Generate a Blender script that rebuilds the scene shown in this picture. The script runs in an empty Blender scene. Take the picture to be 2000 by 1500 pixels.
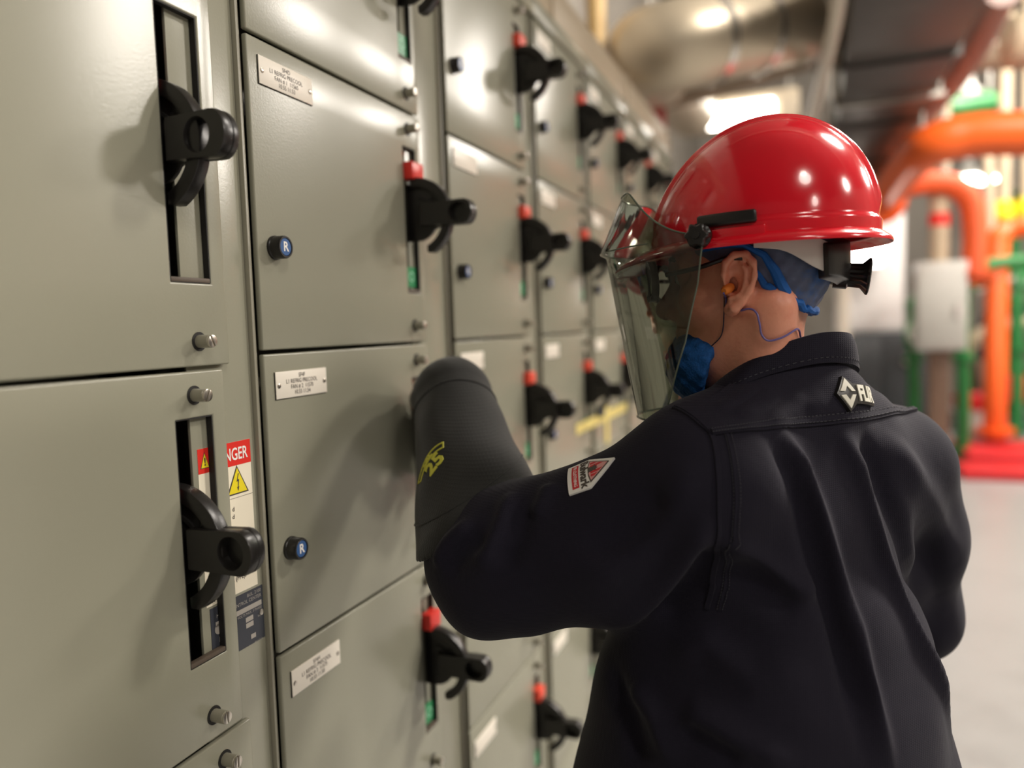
import bpy, bmesh, math, random
import numpy as np
from mathutils import Vector, Matrix
from mathutils.bvhtree import BVHTree
random.seed(7); np.random.seed(7)
C = bpy.context.scene.collection
PI = math.pi

# ------------------------------------------------------------------ camera, world, exposure, large lights
CAM = np.array([.626, 0., 1.5]); FPX = 1500.0
_y, _p, _r = (math.radians(a) for a in (21.46, -4.21, -1.82))
_W = np.array([-math.sin(_y)*math.cos(_p), math.cos(_y)*math.cos(_p), math.sin(_p)])
_R0 = np.array([math.cos(_y), math.sin(_y), 0.]); _U0 = np.cross(_R0, _W)
_R = math.cos(_r)*_R0 + math.sin(_r)*_U0; _U = -math.sin(_r)*_R0 + math.cos(_r)*_U0
cam = bpy.data.objects.new('camera', bpy.data.cameras.new('camera')); C.objects.link(cam)
cam.matrix_world = Matrix(((_R[0], _U[0], -_W[0], CAM[0]), (_R[1], _U[1], -_W[1], CAM[1]), (_R[2], _U[2], -_W[2], CAM[2]), (0, 0, 0, 1)))
cam.data.sensor_width = 36; cam.data.lens = FPX/2000*36; cam.data.clip_start = .02; cam.data.clip_end = 200
cam.data.dof.use_dof = True; cam.data.dof.focus_distance = .89; cam.data.dof.aperture_fstop = 1.6
sc = bpy.context.scene; sc.camera = cam
sc.view_settings.view_transform = 'Standard'; sc.view_settings.look = 'None'
sc.view_settings.gamma = 1; sc.view_settings.use_curve_mapping = False
sc.view_settings.exposure = 0.46
sc.cycles.max_bounces = 7; sc.cycles.transparent_max_bounces = 12; sc.cycles.sample_clamp_indirect = 6
sc.cycles.caustics_reflective = False; sc.cycles.caustics_refractive = False
w = bpy.data.worlds.new('world'); sc.world = w; w.use_nodes = True
w.node_tree.nodes['Background'].inputs[0].default_value = (1.0, .93, .84, 1)
w.node_tree.nodes['Background'].inputs[1].default_value = .08

def area(name, loc, target, size, power, col=(1, .92, .82), sy=None):
    L = bpy.data.lights.new(name, 'AREA'); L.energy = power; L.color = col
    L.shape = 'RECTANGLE'; L.size = size; L.size_y = sy or size
    o = bpy.data.objects.new(name, L); C.objects.link(o); o.location = loc
    o.rotation_euler = (Vector(target)-Vector(loc)).to_track_quat('-Z', 'Y').to_euler(); return o

def at(px, py, D):
    """world point on the sight line through a pixel at depth D (used while measuring the place)"""
    d = (px-1000)/FPX*_R - (py-750)/FPX*_U + _W
    return Vector(CAM + d*D)

# ------------------------------------------------------------------ materials
MATS = {}
def mat(name, col, rough=.5, metal=0., spec=.5, var=0., vscale=8., bump=0., bscale=200., coat=0., emit=None, es=1., alpha_mix=None, sheen=0., dirt=None, dscale=3.):
    if name in MATS: return MATS[name]
    m = bpy.data.materials.new(name); m.use_nodes = True; nt = m.node_tree; N = nt.nodes; L = nt.links
    b = N['Principled BSDF']; b.inputs['Base Color'].default_value = (*col, 1); b.inputs['Roughness'].default_value = rough
    b.inputs['Metallic'].default_value = metal; b.inputs['Specular IOR Level'].default_value = spec
    b.inputs['Coat Weight'].default_value = coat
    if sheen: b.inputs['Sheen Weight'].default_value = sheen; b.inputs['Sheen Roughness'].default_value = .4
    if emit: b.inputs['Emission Color'].default_value = (*emit, 1); b.inputs['Emission Strength'].default_value = es
    tc = N.new('ShaderNodeTexCoord')
    if var or dirt:
        n = N.new('ShaderNodeTexNoise'); n.inputs['Scale'].default_value = vscale; n.inputs['Detail'].default_value = 6
        L.new(tc.outputs['Object'], n.inputs['Vector'])
        r = N.new('ShaderNodeMix'); r.data_type = 'RGBA'
        r.inputs[6].default_value = (*[c*(1-var) for c in col], 1); r.inputs[7].default_value = (*[min(1, c*(1+var)) for c in col], 1)
        L.new(n.outputs['Fac'], r.inputs[0]); last = r.outputs[2]
        if dirt:
            n2 = N.new('ShaderNodeTexNoise'); n2.inputs['Scale'].default_value = dscale; n2.inputs['Detail'].default_value = 8; n2.inputs['Roughness'].default_value = .7
            L.new(tc.outputs['Object'], n2.inputs['Vector'])
            cr = N.new('ShaderNodeValToRGB'); cr.color_ramp.elements[0].position = .52; cr.color_ramp.elements[1].position = .72
            cr.color_ramp.elements[0].color = (0, 0, 0, 1); cr.color_ramp.elements[1].color = (1, 1, 1, 1)
            L.new(n2.outputs['Fac'], cr.inputs[0])
            r2 = N.new('ShaderNodeMix'); r2.data_type = 'RGBA'; r2.inputs[7].default_value = (*dirt, 1)
            L.new(cr.outputs[0], r2.inputs[0]); L.new(last, r2.inputs[6]); last = r2.outputs[2]
        L.new(last, b.inputs['Base Color'])
    if bump:
        n = N.new('ShaderNodeTexNoise'); n.inputs['Scale'].default_value = bscale; n.inputs['Detail'].default_value = 3
        L.new(tc.outputs['Object'], n.inputs['Vector'])
        bp = N.new('ShaderNodeBump'); bp.inputs['Strength'].default_value = bump; bp.inputs['Distance'].default_value = .002
        L.new(n.outputs['Fac'], bp.inputs['Height']); L.new(bp.outputs[0], b.inputs['Normal'])
    MATS[name] = m; return m
def fabric(name, col, scale=900., bump=.25, rough=.85, sheen=.25, var=.12):
    """woven cloth: crossed wave threads for relief, slow noise for wear"""
    m = mat(name, col, rough, sheen=sheen, var=var, vscale=14)
    N = m.node_tree.nodes; L = m.node_tree.links; b = N['Principled BSDF']; b.inputs['Specular IOR Level'].default_value = .2
    tc = N.new('ShaderNodeTexCoord'); a = None
    for ax in ('X', 'Z'):
        wv = N.new('ShaderNodeTexWave'); wv.bands_direction = ax; wv.inputs['Scale'].default_value = scale/6.28
        wv.inputs['Distortion'].default_value = 1.5
        L.new(tc.outputs['Object'], wv.inputs['Vector'])
        if a is None: a = wv.outputs['Fac']
        else:
            mx = N.new('ShaderNodeMath'); mx.operation = 'MAXIMUM'; L.new(a, mx.inputs[0]); L.new(wv.outputs['Fac'], mx.inputs[1]); a = mx.outputs[0]
    n = N.new('ShaderNodeTexNoise'); n.inputs['Scale'].default_value = 60; n.inputs['Detail'].default_value = 5; L.new(tc.outputs['Object'], n.inputs['Vector'])
    ad = N.new('ShaderNodeMath'); ad.operation = 'ADD'; L.new(a, ad.inputs[0]); L.new(n.outputs['Fac'], ad.inputs[1])
    bp = N.new('ShaderNodeBump'); bp.inputs['Strength'].default_value = bump; bp.inputs['Distance'].default_value = .001
    L.new(ad.outputs[0], bp.inputs['Height']); L.new(bp.outputs[0], b.inputs['Normal'])
    return m
PAINT = mat('grey enamel paint', (.318, .313, .240), .25, var=.05, vscale=3, bump=.05, bscale=330)
PAINT2 = mat('grey enamel trim', (.30, .285, .222), .34, var=.05, vscale=3, bump=.05, bscale=330)
BLACKP = mat('black moulded plastic', (.014, .0125, .0115), .32, var=.25, vscale=20, bump=.06, bscale=500)
DARK = mat('black rubber gasket', (.012, .011, .010), .7, var=.3)
GRIME = mat('rusty grimy lip', (.10, .075, .055), .6, var=.3, vscale=40, dirt=(.20, .15, .11), dscale=25)
VOID = mat('dark unit interior', (.02, .018, .016), .8, var=.3)
STEEL = mat('nickel steel', (.62, .58, .52), .28, metal=1, var=.1, vscale=60)
PLATE = mat('cream engraved plastic', (.93, .87, .76), .4, var=.03)
INK = mat('black engraved ink', (.075, .06, .05), .5, var=.1)
RED = mat('signal red', (.78, .035, .025), .35, var=.05)
REDO = mat('red orange plastic', (.88, .085, .045), .4, var=.05)
GREEN = mat('label green', (.015, .26, .09), .4, var=.05)
WHITE = mat('white print', (.92, .90, .86), .5, var=.02)
CREAM = mat('cream sticker', (.92, .85, .68), .4, var=.03)
YELL = mat('warning yellow', (.88, .72, .02), .4, var=.03)
BLUE = mat('reset blue', (.02, .10, .30), .35, var=.05)
SLATE = mat('dark slate plate', (.045, .05, .065), .45, var=.1)
TIN = mat('bare tin print', (.42, .39, .35), .5, var=.1)

# ------------------------------------------------------------------ mesh helpers
class MB:
    def __init__(s): s.v = []; s.f = []; s.fm = []; s.mi = 0
    def add(s, vs, fs):
        n = len(s.v); s.v += [tuple(v) for v in vs]; s.f += [tuple(i+n for i in f) for f in fs]; s.fm += [s.mi]*len(fs); return s
    def box(s, lo, hi):
        x0, y0, z0 = lo; x1, y1, z1 = hi
        return s.add([(x0,y0,z0),(x1,y0,z0),(x1,y1,z0),(x0,y1,z0),(x0,y0,z1),(x1,y0,z1),(x1,y1,z1),(x0,y1,z1)],
                     [(3,2,1,0),(4,5,6,7),(0,1,5,4),(1,2,6,5),(2,3,7,6),(3,0,4,7)])
    def prism(s, poly, axis, a, b):
        """poly: 2-D outline; axis x: (y,z) ; y: (x,z) ; z: (x,y)"""
        n = len(poly)
        def P(p, t): return {'x': (t, p[0], p[1]), 'y': (p[0], t, p[1]), 'z': (p[0], p[1], t)}[axis]
        vs = [P(p, a) for p in poly]+[P(p, b) for p in poly]
        fs = [tuple(range(n)), tuple(range(2*n-1, n-1, -1))]+[((i+1) % n, i, n+i, n+(i+1) % n) for i in range(n)]
        return s.add(vs, fs)
    def ring(s, rings, closed=True, cap=True):
        """loft of equal-length closed loops"""
        n = len(rings[0]); vs = [p for r in rings for p in r]; fs = []
        for i in range(len(rings)-1):
            for j in range(n if closed else n-1):
                k = (j+1) % n; fs.append((i*n+j, i*n+k, (i+1)*n+k, (i+1)*n+j))
        if cap: fs += [tuple(range(n))[::-1], tuple(range((len(rings)-1)*n, len(rings)*n))]
        return s.add(vs, fs)
    def tube(s, pts, r, n=12, cap=True):
        pts = [Vector(p) for p in pts]; rings = []; up = None
        for i, p in enumerate(pts):
            t = (pts[min(i+1, len(pts)-1)]-pts[max(i-1, 0)]).normalized()
            if up is None: up = t.orthogonal().normalized()
            a = (up-t*up.dot(t)).normalized(); up = a; b = t.cross(a)
            rr = r[i] if isinstance(r, (list, tuple)) else r
            rings.append([p+a*math.cos(q*2*PI/n)*rr+b*math.sin(q*2*PI/n)*rr for q in range(n)])
        return s.ring(rings, cap=cap)
    def cyl(s, a, b, r, n=20, r2=None): return s.tube([a, b], [r, r if r2 is None else r2], n)
    def lathe(s, o, axis, prof, n=24):
        """prof: (radius, distance along axis)"""
        ax = Vector(axis).normalized(); a = ax.orthogonal().normalized(); b = ax.cross(a); o = Vector(o)
        rings = [[o+ax*h+a*math.cos(q*2*PI/n)*r+b*math.sin(q*2*PI/n)*r for q in range(n)] for r, h in prof]
        return s.ring(rings)
def smooth_curve(pts, k=6):
    """Catmull-Rom through control points"""
    P = [Vector(p) for p in pts]; P = [P[0]*2-P[1]]+P+[P[-1]*2-P[-2]]; out = []
    for i in range(1, len(P)-2):
        for j in range(k):
            t = j/k; a, b, c, d = P[i-1:i+3]
            out.append(.5*((2*b)+(c-a)*t+(2*a-5*b+4*c-d)*t*t+(3*b-a-3*c+d)*t*t*t))
    out.append(P[-2]); return out
def build(name, mb, m, parent=None, bevel=0., seg=2, smooth=35, wn=True):
    """one mesh object; vertices are given in world space (or the parent's local space when parent has ['local'])"""
    me = bpy.data.meshes.new(name); me.from_pydata(mb.v, [], mb.f)
    ms = m if isinstance(m, (list, tuple)) else [m]
    for k in ms: me.materials.append(k)
    if len(ms) > 1: me.polygons.foreach_set('material_index', mb.fm)
    bm = bmesh.new(); bm.from_mesh(me); bmesh.ops.recalc_face_normals(bm, faces=bm.faces)
    if bevel:
        ed = [e for e in bm.edges if len(e.link_faces) == 2 and e.calc_face_angle(0) > .6]
        bmesh.ops.bevel(bm, geom=ed, offset=bevel, segments=seg, affect='EDGES', profile=.5, clamp_overlap=True)
    for f in bm.faces: f.smooth = True
    for e in bm.edges:
        if len(e.link_faces) == 2 and e.calc_face_angle(0) > math.radians(smooth): e.smooth = False
    bm.to_mesh(me); bm.free()
    return link(name, me, parent)
def link(name, me, parent=None):
    o = bpy.data.objects.new(name, me); C.objects.link(o)
    if parent is not None:
        o.parent = parent
        if 'off' in ROOTS.get(parent.name, {}):
            me.transform(Matrix.Translation(-Vector(ROOTS[parent.name]['off'])))
            ROOTS[o.name] = ROOTS[parent.name]
    return o
ROOTS = {}
def thing(name, label, cat, loc=(0, 0, 0), group=None, world=False):
    """an Empty at the thing's base; world=True: its parts are modelled in world space"""
    o = bpy.data.objects.new(name, None); C.objects.link(o); o.location = loc; o.empty_display_size = .05
    o['label'] = label; o['category'] = cat
    if group: o['group'] = group
    if world: ROOTS[o.name] = {'off': tuple(loc)}
    return o
def tag(o, label, cat, group=None):
    o['label'] = label; o['category'] = cat
    if group: o['group'] = group
    return o
def struct(name, mb, m, **k):
    o = build(name, mb, m, **k); o['kind'] = 'structure'; return o
def text_geo(body, size, align='CENTER', bold=0., res=3):
    cu = bpy.data.curves.new('t', 'FONT'); cu.body = body; cu.size = size; cu.align_x = align; cu.align_y = 'CENTER'
    cu.offset = bold; cu.resolution_u = res; cu.fill_mode = 'FRONT'
    o = bpy.data.objects.new('t', cu); C.objects.link(o); dg = bpy.context.evaluated_depsgraph_get()
    me = o.evaluated_get(dg).to_mesh(); v = [tuple(q.co) for q in me.vertices]; f = [tuple(p.vertices) for p in me.polygons]
    o.evaluated_get(dg).to_mesh_clear(); bpy.data.objects.remove(o); bpy.data.curves.remove(cu); return v, f
def wall_text(mb, body, size, x, y, z, align='CENTER', bold=0., sx=1., width=None):
    """lettering on a plane facing +X, reading along +Y"""
    v, f = text_geo(body, size, align, bold)
    if width: xs = [p[0] for p in v]; sx = width/(max(xs)-min(xs))
    mb.add([(x, y+a*sx, z+b) for a, b, _ in v], f)
def copy_tree(o, parent=None):
    c = o.copy(); C.objects.link(c)
    if parent is not None: c.parent = parent
    for ch in o.children: copy_tree(ch, c)
    return c
# ------------------------------------------------------------------ the setting
FLOOR = mat('sealed light concrete', (.35, .348, .344), .34, var=.10, vscale=1.2, bump=.03, bscale=60, dirt=(.28, .278, .274), dscale=1.1)
struct('floor', MB().box((-1.6, -8, -.1), (12, 17, 0)), FLOOR)
CEIL = mat('dark steel deck', (.075, .065, .055), .6, var=.3, vscale=2)
mb = MB().box((-1.6, -8, 6.6), (12, 17, 6.8))
struct('ceiling', mb, CEIL)
WALLM = mat('weathered cream block wall', (.34, .31, .27), .8, var=.2, vscale=1.5, dirt=(.16, .13, .11), dscale=.8)
struct('wall_back', MB().box((-1.6, 17, 0), (12, 17.2, 6.6)), WALLM)
struct('wall_left', MB().box((-1.8, -8, 0), (-1.6, 17, 6.6)), WALLM)
struct('wall_right', MB().box((12, -8, 0), (12.2, 17, 6.6)), WALLM)
for k, y in enumerate((2.5, 6.5, 10.5, 14.5)):
    g = MB(); g.box((-1.6, y-.12, 6.22), (12, y+.12, 6.25)); g.box((-1.6, y-.12, 6.55), (12, y+.12, 6.58)); g.box((-1.6, y-.012, 6.25), (12, y+.012, 6.55))
    struct('trim_%d' % (k+1), g, mat('roof beam paint', (.22, .18, .14), .6, var=.2))

# ------------------------------------------------------------------ motor control centre
XB = -.0095                                            # face of the wireway covers, behind the doors
ROWS = [2.245, 1.862, 1.479, 1.097, .715, .333]
#            start, door end, cover end, slot from, slot to, row seams
COLS = [(.245, .706, .7510, .626, .684, [2.245, 1.93, 1.466, 1.048, .66, .333]),
        (.7605, 1.194, 1.2900, 1.136, 1.179, ROWS), (1.305, 1.727, 1.791, 1.668, 1.711, ROWS), (1.805, 2.226, 2.268, 2.169, 2.212, ROWS),
        (2.283, 2.704, 2.760, 2.647, 2.690, ROWS), (2.775, 3.196, 3.252, 3.139, 3.182, ROWS), (3.267, 3.688, 3.744, 3.631, 3.674, ROWS)]
CW = ['nearest the camera', 'second from the camera', 'third from the camera', 'fourth from the camera', 'fifth from the camera', 'sixth from the camera', 'last and farthest']
for ci, (y0, yd, ys, s0, s1, rows) in enumerate(COLS):
    y2 = COLS[ci+1][0]-.003 if ci < 6 else 3.762
    sec = thing('switchgear_section', 'grey steel switchgear section, %s in the row, holding the starter units' % CW[ci], 'cabinet', (0, y0, 0), 'sections of the switchgear row', world=True)
    f = MB(); xb = -.50
    f.box((xb, y0-.003, .03), (xb+.01, y2, 2.29)); f.box((xb, y0-.003, .03), (-.03, y0, 2.29)); f.box((xb, y2-.003, .03), (-.02, y2, 2.29))
    f.box((xb, y0, 2.28), (0, y2, 2.29)); f.box((xb, y0, .03), (-.02, y2, .10)); f.box((-.10, y0, .10), (-.09, s0-.02, 2.28))
    build('frame', f, PAINT2, sec)
    build('top_cover', MB().box((-.012, y0, 2.249), (.004, y2-.001, 2.292)), PAINT, sec, bevel=.0015)
    build('base_cover', MB().box((-.012, y0, .10), (0, y2-.001, .329)), PAINT, sec, bevel=.0015)
    build('plinth', MB().box((xb, y0, 0), (-.02, y2, .06)), DARK, sec)
    build('wireway_cover', MB().box((XB-.004, s0+.023, .333), (XB, ys, 2.246)), PAINT, sec, bevel=.0008)
    n = (y2+(.0050 if ci == 0 else 0)-ys)/2
    for k in range(2):
        build('edge_trim', MB().box((XB-.02, ys+.0008+k*n, .10), (XB+.006-.003*k, ys+n*(k+1)-.0012, 2.246)), PAINT2, sec, bevel=.0012)

def slab_with_slot(mb, y0, y1, z0, z1, s0, s1, t0, t1, xa, xb):
    Y = [y0, s0, s1, y1]; Z = [z0, t0, t1, z1]; vs = []; fs = []
    for x in (xa, xb):
        for j in Z:
            for i in Y: vs.append((x, i, j))
    I = lambda k, i, j: k*16+j*4+i
    for j in range(3):
        for i in range(3):
            if i == 1 and j == 1: continue
            fs.append((I(1,i,j), I(1,i+1,j), I(1,i+1,j+1), I(1,i,j+1))); fs.append((I(0,i,j+1), I(0,i+1,j+1), I(0,i+1,j), I(0,i,j)))
    for i in range(3):
        fs.append((I(0,i,0), I(0,i+1,0), I(1,i+1,0), I(1,i,0))); fs.append((I(1,i,3), I(1,i+1,3), I(0,i+1,3), I(0,i,3)))
        fs.append((I(1,0,i), I(1,0,i+1), I(0,0,i+1), I(0,0,i))); fs.append((I(0,3,i), I(0,3,i+1), I(1,3,i+1), I(1,3,i)))
    fs.append((I(1,1,1), I(1,1,2), I(0,1,2), I(0,1,1))); fs.append((I(0,2,1), I(0,2,2), I(1,2,2), I(1,2,1)))
    fs.append((I(0,1,1), I(0,2,1), I(1,2,1), I(1,1,1))); fs.append((I(1,1,2), I(1,2,2), I(0,2,2), I(0,1,2)))
    mb.add(vs, fs)
def arc(cx, cz, r, a0, a1, n): return [(cx+r*math.cos(math.radians(a0+(a1-a0)*i/n)), cz+r*math.sin(math.radians(a0+(a1-a0)*i/n))) for i in range(n+1)]
def make_handle(parent, cx, cz, r, ya, yb, tip, hh, through):
    ga = ya; gb = yb+.003; ya, yb = ya+.0075, yb+.0005
    """rotary operating handle: filled disc, thicker outer rim ending in a hook, flat grip with an oval finger hole"""
    d = MB(); out = []
    for a in range(100, -81, -6):
        rr = .88*r if a > -8 else .88*r-(.30*r)*min(1, (-8-a)/22)
        out.append((cx+rr*math.cos(math.radians(a)), cz+rr*math.sin(math.radians(a))))
    out += [(min(cx-.012, -.006), out[-1][1]), (min(cx-.012, -.006), out[0][1])]
    d.prism(out, 'y', ya+.004, yb-.002)
    h = build('handle', d, BLACKP, parent, bevel=.0012)
    rb = MB(); ra = arc(cx, cz, .50*r, 80, 15, 8)+arc(cx, cz, .56*r, 15, 80, 8); rb.prism(ra, 'y', ya+.001, ya+.006)
    rb.cyl((cx+.62*r*math.cos(.75), ya+.0035, cz+.62*r*math.sin(.75)), (cx+.62*r*math.cos(.75), ya+.006, cz+.62*r*math.sin(.75)), .005, 14)
    build('rib', rb, DARK, h)
    m = MB(); o = arc(cx, cz, r, 98, -62, 26); i = arc(cx, cz, .77*r, -66, 98, 26)
    m.prism(o+[(cx+.90*r*math.cos(math.radians(-69)), cz+.94*r*math.sin(math.radians(-69)))]+i, 'y', ya-.003, yb+.0015)
    build('rim', m, BLACKP, h, bevel=.0015)
    # grip
    n = 40; x0 = max(cx+.01, .0); out = []; L = tip-hh*.75
    zl = cz+.004
    pts = [(x0, -hh*.92), (x0+(L-x0)*.5, -hh*.95), (L, -hh)] + [(L+hh*.75*math.sin(math.radians(t)), -hh*math.cos(math.radians(t))) for t in range(15, 180, 15)] + [(L, hh), (x0+(L-x0)*.5, hh*.95), (x0, hh*.92)]
    # resample outline to n points
    P = [Vector((a, b)) for a, b in pts]; P.append(P[0]); seg = [(P[k+1]-P[k]).length for k in range(len(P)-1)]; tot = sum(seg); outl = []
    for k in range(n):
        s = tot*k/n; j = 0
        while s > seg[j]: s -= seg[j]; j += 1
        outl.append(P[j].lerp(P[j+1], s/seg[j]))
    hc = Vector((L-(.019 if through else .010), 0)); g0 = math.atan2(outl[0].y-hc.y, outl[0].x-hc.x)
    hole = []
    for p in outl:
        a = math.atan2((p.y-hc.y)/1.0, p.x-hc.x); hole.append(Vector((hc.x+.0160*math.cos(a), hc.y+hh*.70*math.sin(a))))
    def loop(q, y, k=1.): return [(hc.x+(p.x-hc.x)*k, y, zl+hc.y+(p.y-hc.y)*k) for p in q]
    g = MB()
    ya, yb = ga, gb; rings = [loop(hole, ya+.013 if not through else yb-.003, .93), loop(hole, ya+.003, .98), loop(hole, ya, 1.06), loop(outl, ya, .965), loop(outl, ya+.003), loop(outl, ya+.011), loop(outl, ya+.0118, .975), loop(outl, ya+.0130, .975), loop(outl, ya+.0138), loop(outl, yb-.003), loop(outl, yb, .965), loop(hole, yb, 1.0 if through else .3)]
    if through: rings.append(rings[0]); g.ring(rings, cap=False)
    else:
        g.ring(rings[:1]+rings[1:], cap=True)
    build('grip', g, BLACKP, h, smooth=40)
    return h
def make_screw(parent, y, z, x=0.):
    s = MB(); s.lathe((x, y, z), (1, 0, 0), [(.0105, -.002), (.0105, .0008)], 20); w_ = build('latch_screw', s, DARK, parent)
    s = MB(); s.lathe((x, y, z), (1, 0, 0), [(.0072, 0), (.0072, .0165), (.0066, .0172)], 22); build('shank', s, PAINT2, w_)
    a0 = random.uniform(0, 3.1)
    s = MB()
    for k in (0, PI):
        p = [(y+.0068*math.cos(a0+k+t), z+.0068*math.sin(a0+k+t)) for t in np.linspace(.11, PI-.11, 12)]; s.prism(p, 'x', x+.0165, x+.0195)
    build('slotted_head', s, STEEL, w_, bevel=.0005)
def make_button(parent, y, z):
    s = MB(); s.lathe((0, y, z), (1, 0, 0), [(.0150, 0), (.0150, .003), (.0142, .004), (.0142, .016), (.0132, .0178), (.0112, .0178), (.0112, .0145)], 32)
    b = build('reset_button', s, BLACKP, parent)
    build('cap', MB().lathe((0, y, z), (1, 0, 0), [(.0110, .012), (.0110, .0166), (.0102, .0172)], 28), BLUE, b)
    s = MB(); wall_text(s, 'R', .0165, .0175, y, z, bold=.0004); build('lettering', s, WHITE, b)
PLATES = {(1, 1): ('5F4D', 'L1 REFRIG PRECOOL', 'FAN # 1  11565', '10.55 11.53'), (1, 2): ('5F4F', 'L1 REFRIG PRECOOL', 'FAN # 2  11570', '10.55 11.54'), (1, 3): ('5F4H', 'L1 REFRIG PRECOOL', 'FAN # 3  11575', '10.55 11.50')}
def make_plate(parent, y, z1, lines=None, wd=.107, hg=.034):
    p = build('nameplate', MB().box((0, y, z1-hg), (.0022, y+wd, z1)), PLATE, parent, bevel=.0003)
    build('backing', MB().box((-.0002, y-.0006, z1-hg-.0008), (.0012, y+wd, z1-.0002)), DARK, p)
    for k in (.0055, wd-.0055):
        s = MB(); s.lathe((.0020, y+k, z1-hg*.52), (1, 0, 0), [(.0032, 0), (.0030, .0009), (.0015, .0014)], 14)
        build('fixing_screw', s, STEEL, p)
    if lines:
        s = MB()
        for i, t in enumerate(lines): wall_text(s, t, .0078, .0026, y+wd*.49, z1-.0062-i*.0072, bold=0., sx=.92)
        build('lettering', s, INK, p)
ROWW = ['top', 'second from top', 'third from top', 'fourth from top', 'lowest']
COLW = ['nearest section', 'second section', 'third section', 'fourth section', 'fifth section', 'sixth section', 'farthest section']
def make_unit(ci, ri):
    y0, yd, ys, s0, s1, rows = COLS[ci]; z1, z0 = rows[ri]-.0025, rows[ri+1]+.0025
    if ci == 0 and ri == 2: yd -= .012; s0 -= .006; s1 -= .010
    if ci == 1 and ri in (1, 2, 3):
        lab = 'grey starter unit door with %s nameplate, %s door of the second section' % ({1: 'FAN # 1', 2: 'FAN # 2', 3: 'FAN # 3'}[ri], ROWW[ri])
    elif ci == 0 and ri == 2: lab = 'large grey starter unit of the nearest section whose slot shows the red danger sign'
    elif ci == 0 and ri == 1: lab = 'large grey starter unit of the nearest section with open finger hole in its black handle'
    else: lab = 'grey starter unit door with black rotary handle, %s door of the %s' % (ROWW[ri], COLW[ci])
    u = thing('starter_unit', lab, 'electrical unit', (0, y0, z0), 'starter units in the switchgear row', world=True)
    if ci == 0: t1, t0 = (z1+.0025-.082, z0-.0025+.093) if ri == 1 else (z1+.0025-.053, z0-.0025+.093)
    else: t1, t0 = z1+.0025-.058, z0-.0025+.084
    m = MB(); slab_with_slot(m, y0+.004, yd, z0, z1, s0, s1, t0, t1, -.008, 0); build('door', m, PAINT, u, bevel=.0022, seg=3)
    g = MB()                                            # gasket round the slot and dark well behind it
    slab_with_slot(g, s0-.006, s1+.006, t0-.006, t1+.006, s0+.0012, s1-.0012, t0+.0012, t1-.0012, -.0088, -.0014); build('slot_gasket', g, DARK, u)
    build('slot_lip', MB().box((-.0085, s0+.0008, t0+.0008), (-.0008, s1-.0008, t0+.006)), GRIME, u, bevel=.001)
    l = MB(); l.box((-.085, s0-.02, t0-.03), (-.083, s1+.02, t1+.03)); l.box((-.085, s0-.022, t0-.03), (-.0135, s0-.02, t1+.03))
    l.box((-.085, s0-.02, t0-.032), (-.0135, s0+.022, t0-.03)); l.box((-.085, s0-.02, t1+.03), (-.0135, s0+.022, t1+.032)); build('slot_well', l, VOID, u)
    if ci == 0:
        if ri == 1: make_handle(u, -.028, 1.702, .071, s0+.002, s0+.021, .080, .0245, True)
        elif ri == 2: make_handle(u, -.026, 1.270, .072, s0+.002, s0+.021, .088, .0245, False)
        else: make_handle(u, -.028, (t0+t1)/2, .071, s0+.002, s0+.021, .080, .0245, False)
    else: make_handle(u, .012, (z0+.2045) if True else 0, .066, s0+.004, s0+.024, .118, .0205, False)
    # on / off indicator strip inside the slot
    if ci == 0:
        st = MB().box((-.020, s0-.012, t0+.004), (-.018, s0+.0015, t0+.085)); sp = build('status_label', st, mat('off white card', (.55, .52, .45), .6), u)
        q = MB().box((-.018, s0-.012, t0+.030), (-.0174, s0-.0005, t0+.072)); build('off_mark', q, GREEN, sp)
        q = MB(); wall_text(q, 'O', .016, -.0172, s0-.0062, t0+.051); build('lettering', q, WHITE, sp)
        q = MB().box((-.016, s0-.004, t1-.13), (-.012, s0+.0012, t1-.02)); build('on_mark', q, RED, sp)
    else:
        sp = build('status_label', MB().box((-.016, s0+.002, t0+.008), (-.0135, s1-.006, t1-.004)), DARK, u)
        q = MB().box((-.0135, s0+.003, t1-.022), (-.0128, s1-.016, t1-.006)); build('on_card', q, WHITE, sp)
        q = MB().box((-.0135, s0+.003, t1-.010), (-.0124, s1-.014, t1-.004)); build('on_mark', q, RED, sp)
        q = MB().box((-.0135, s0+.010, t0+.010), (-.0070, s1-.003, t0+.044)); build('off_mark', q, GREEN, sp)
        q = MB(); wall_text(q, 'O', .024, -.0066, s0+.025, t0+.027); build('lettering', q, mat('pale green print', (.35, .75, .5), .5), sp)
        q = MB().box((-.004, s0+.001, t1-.055), (.016, s1-.003, t1-.026)); build('red_tab', q, RED if ci == 1 else REDO, u, bevel=.003)
    # fasteners, button, nameplate
    ysc = {0: yd-.046}.get(ci, yd-.040)
    make_screw(u, ysc, z0+.027); make_screw(u, ysc, z1-.026)
    if ci > 0:
        make_button(u, y0+.036, z0+.127)
        make_plate(u, y0+.022, z1-.020-.003*(ri-1), PLATES.get((ci, ri)))
    return u
for ci in range(7):
    for ri in range(5): make_unit(ci, ri)

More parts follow.
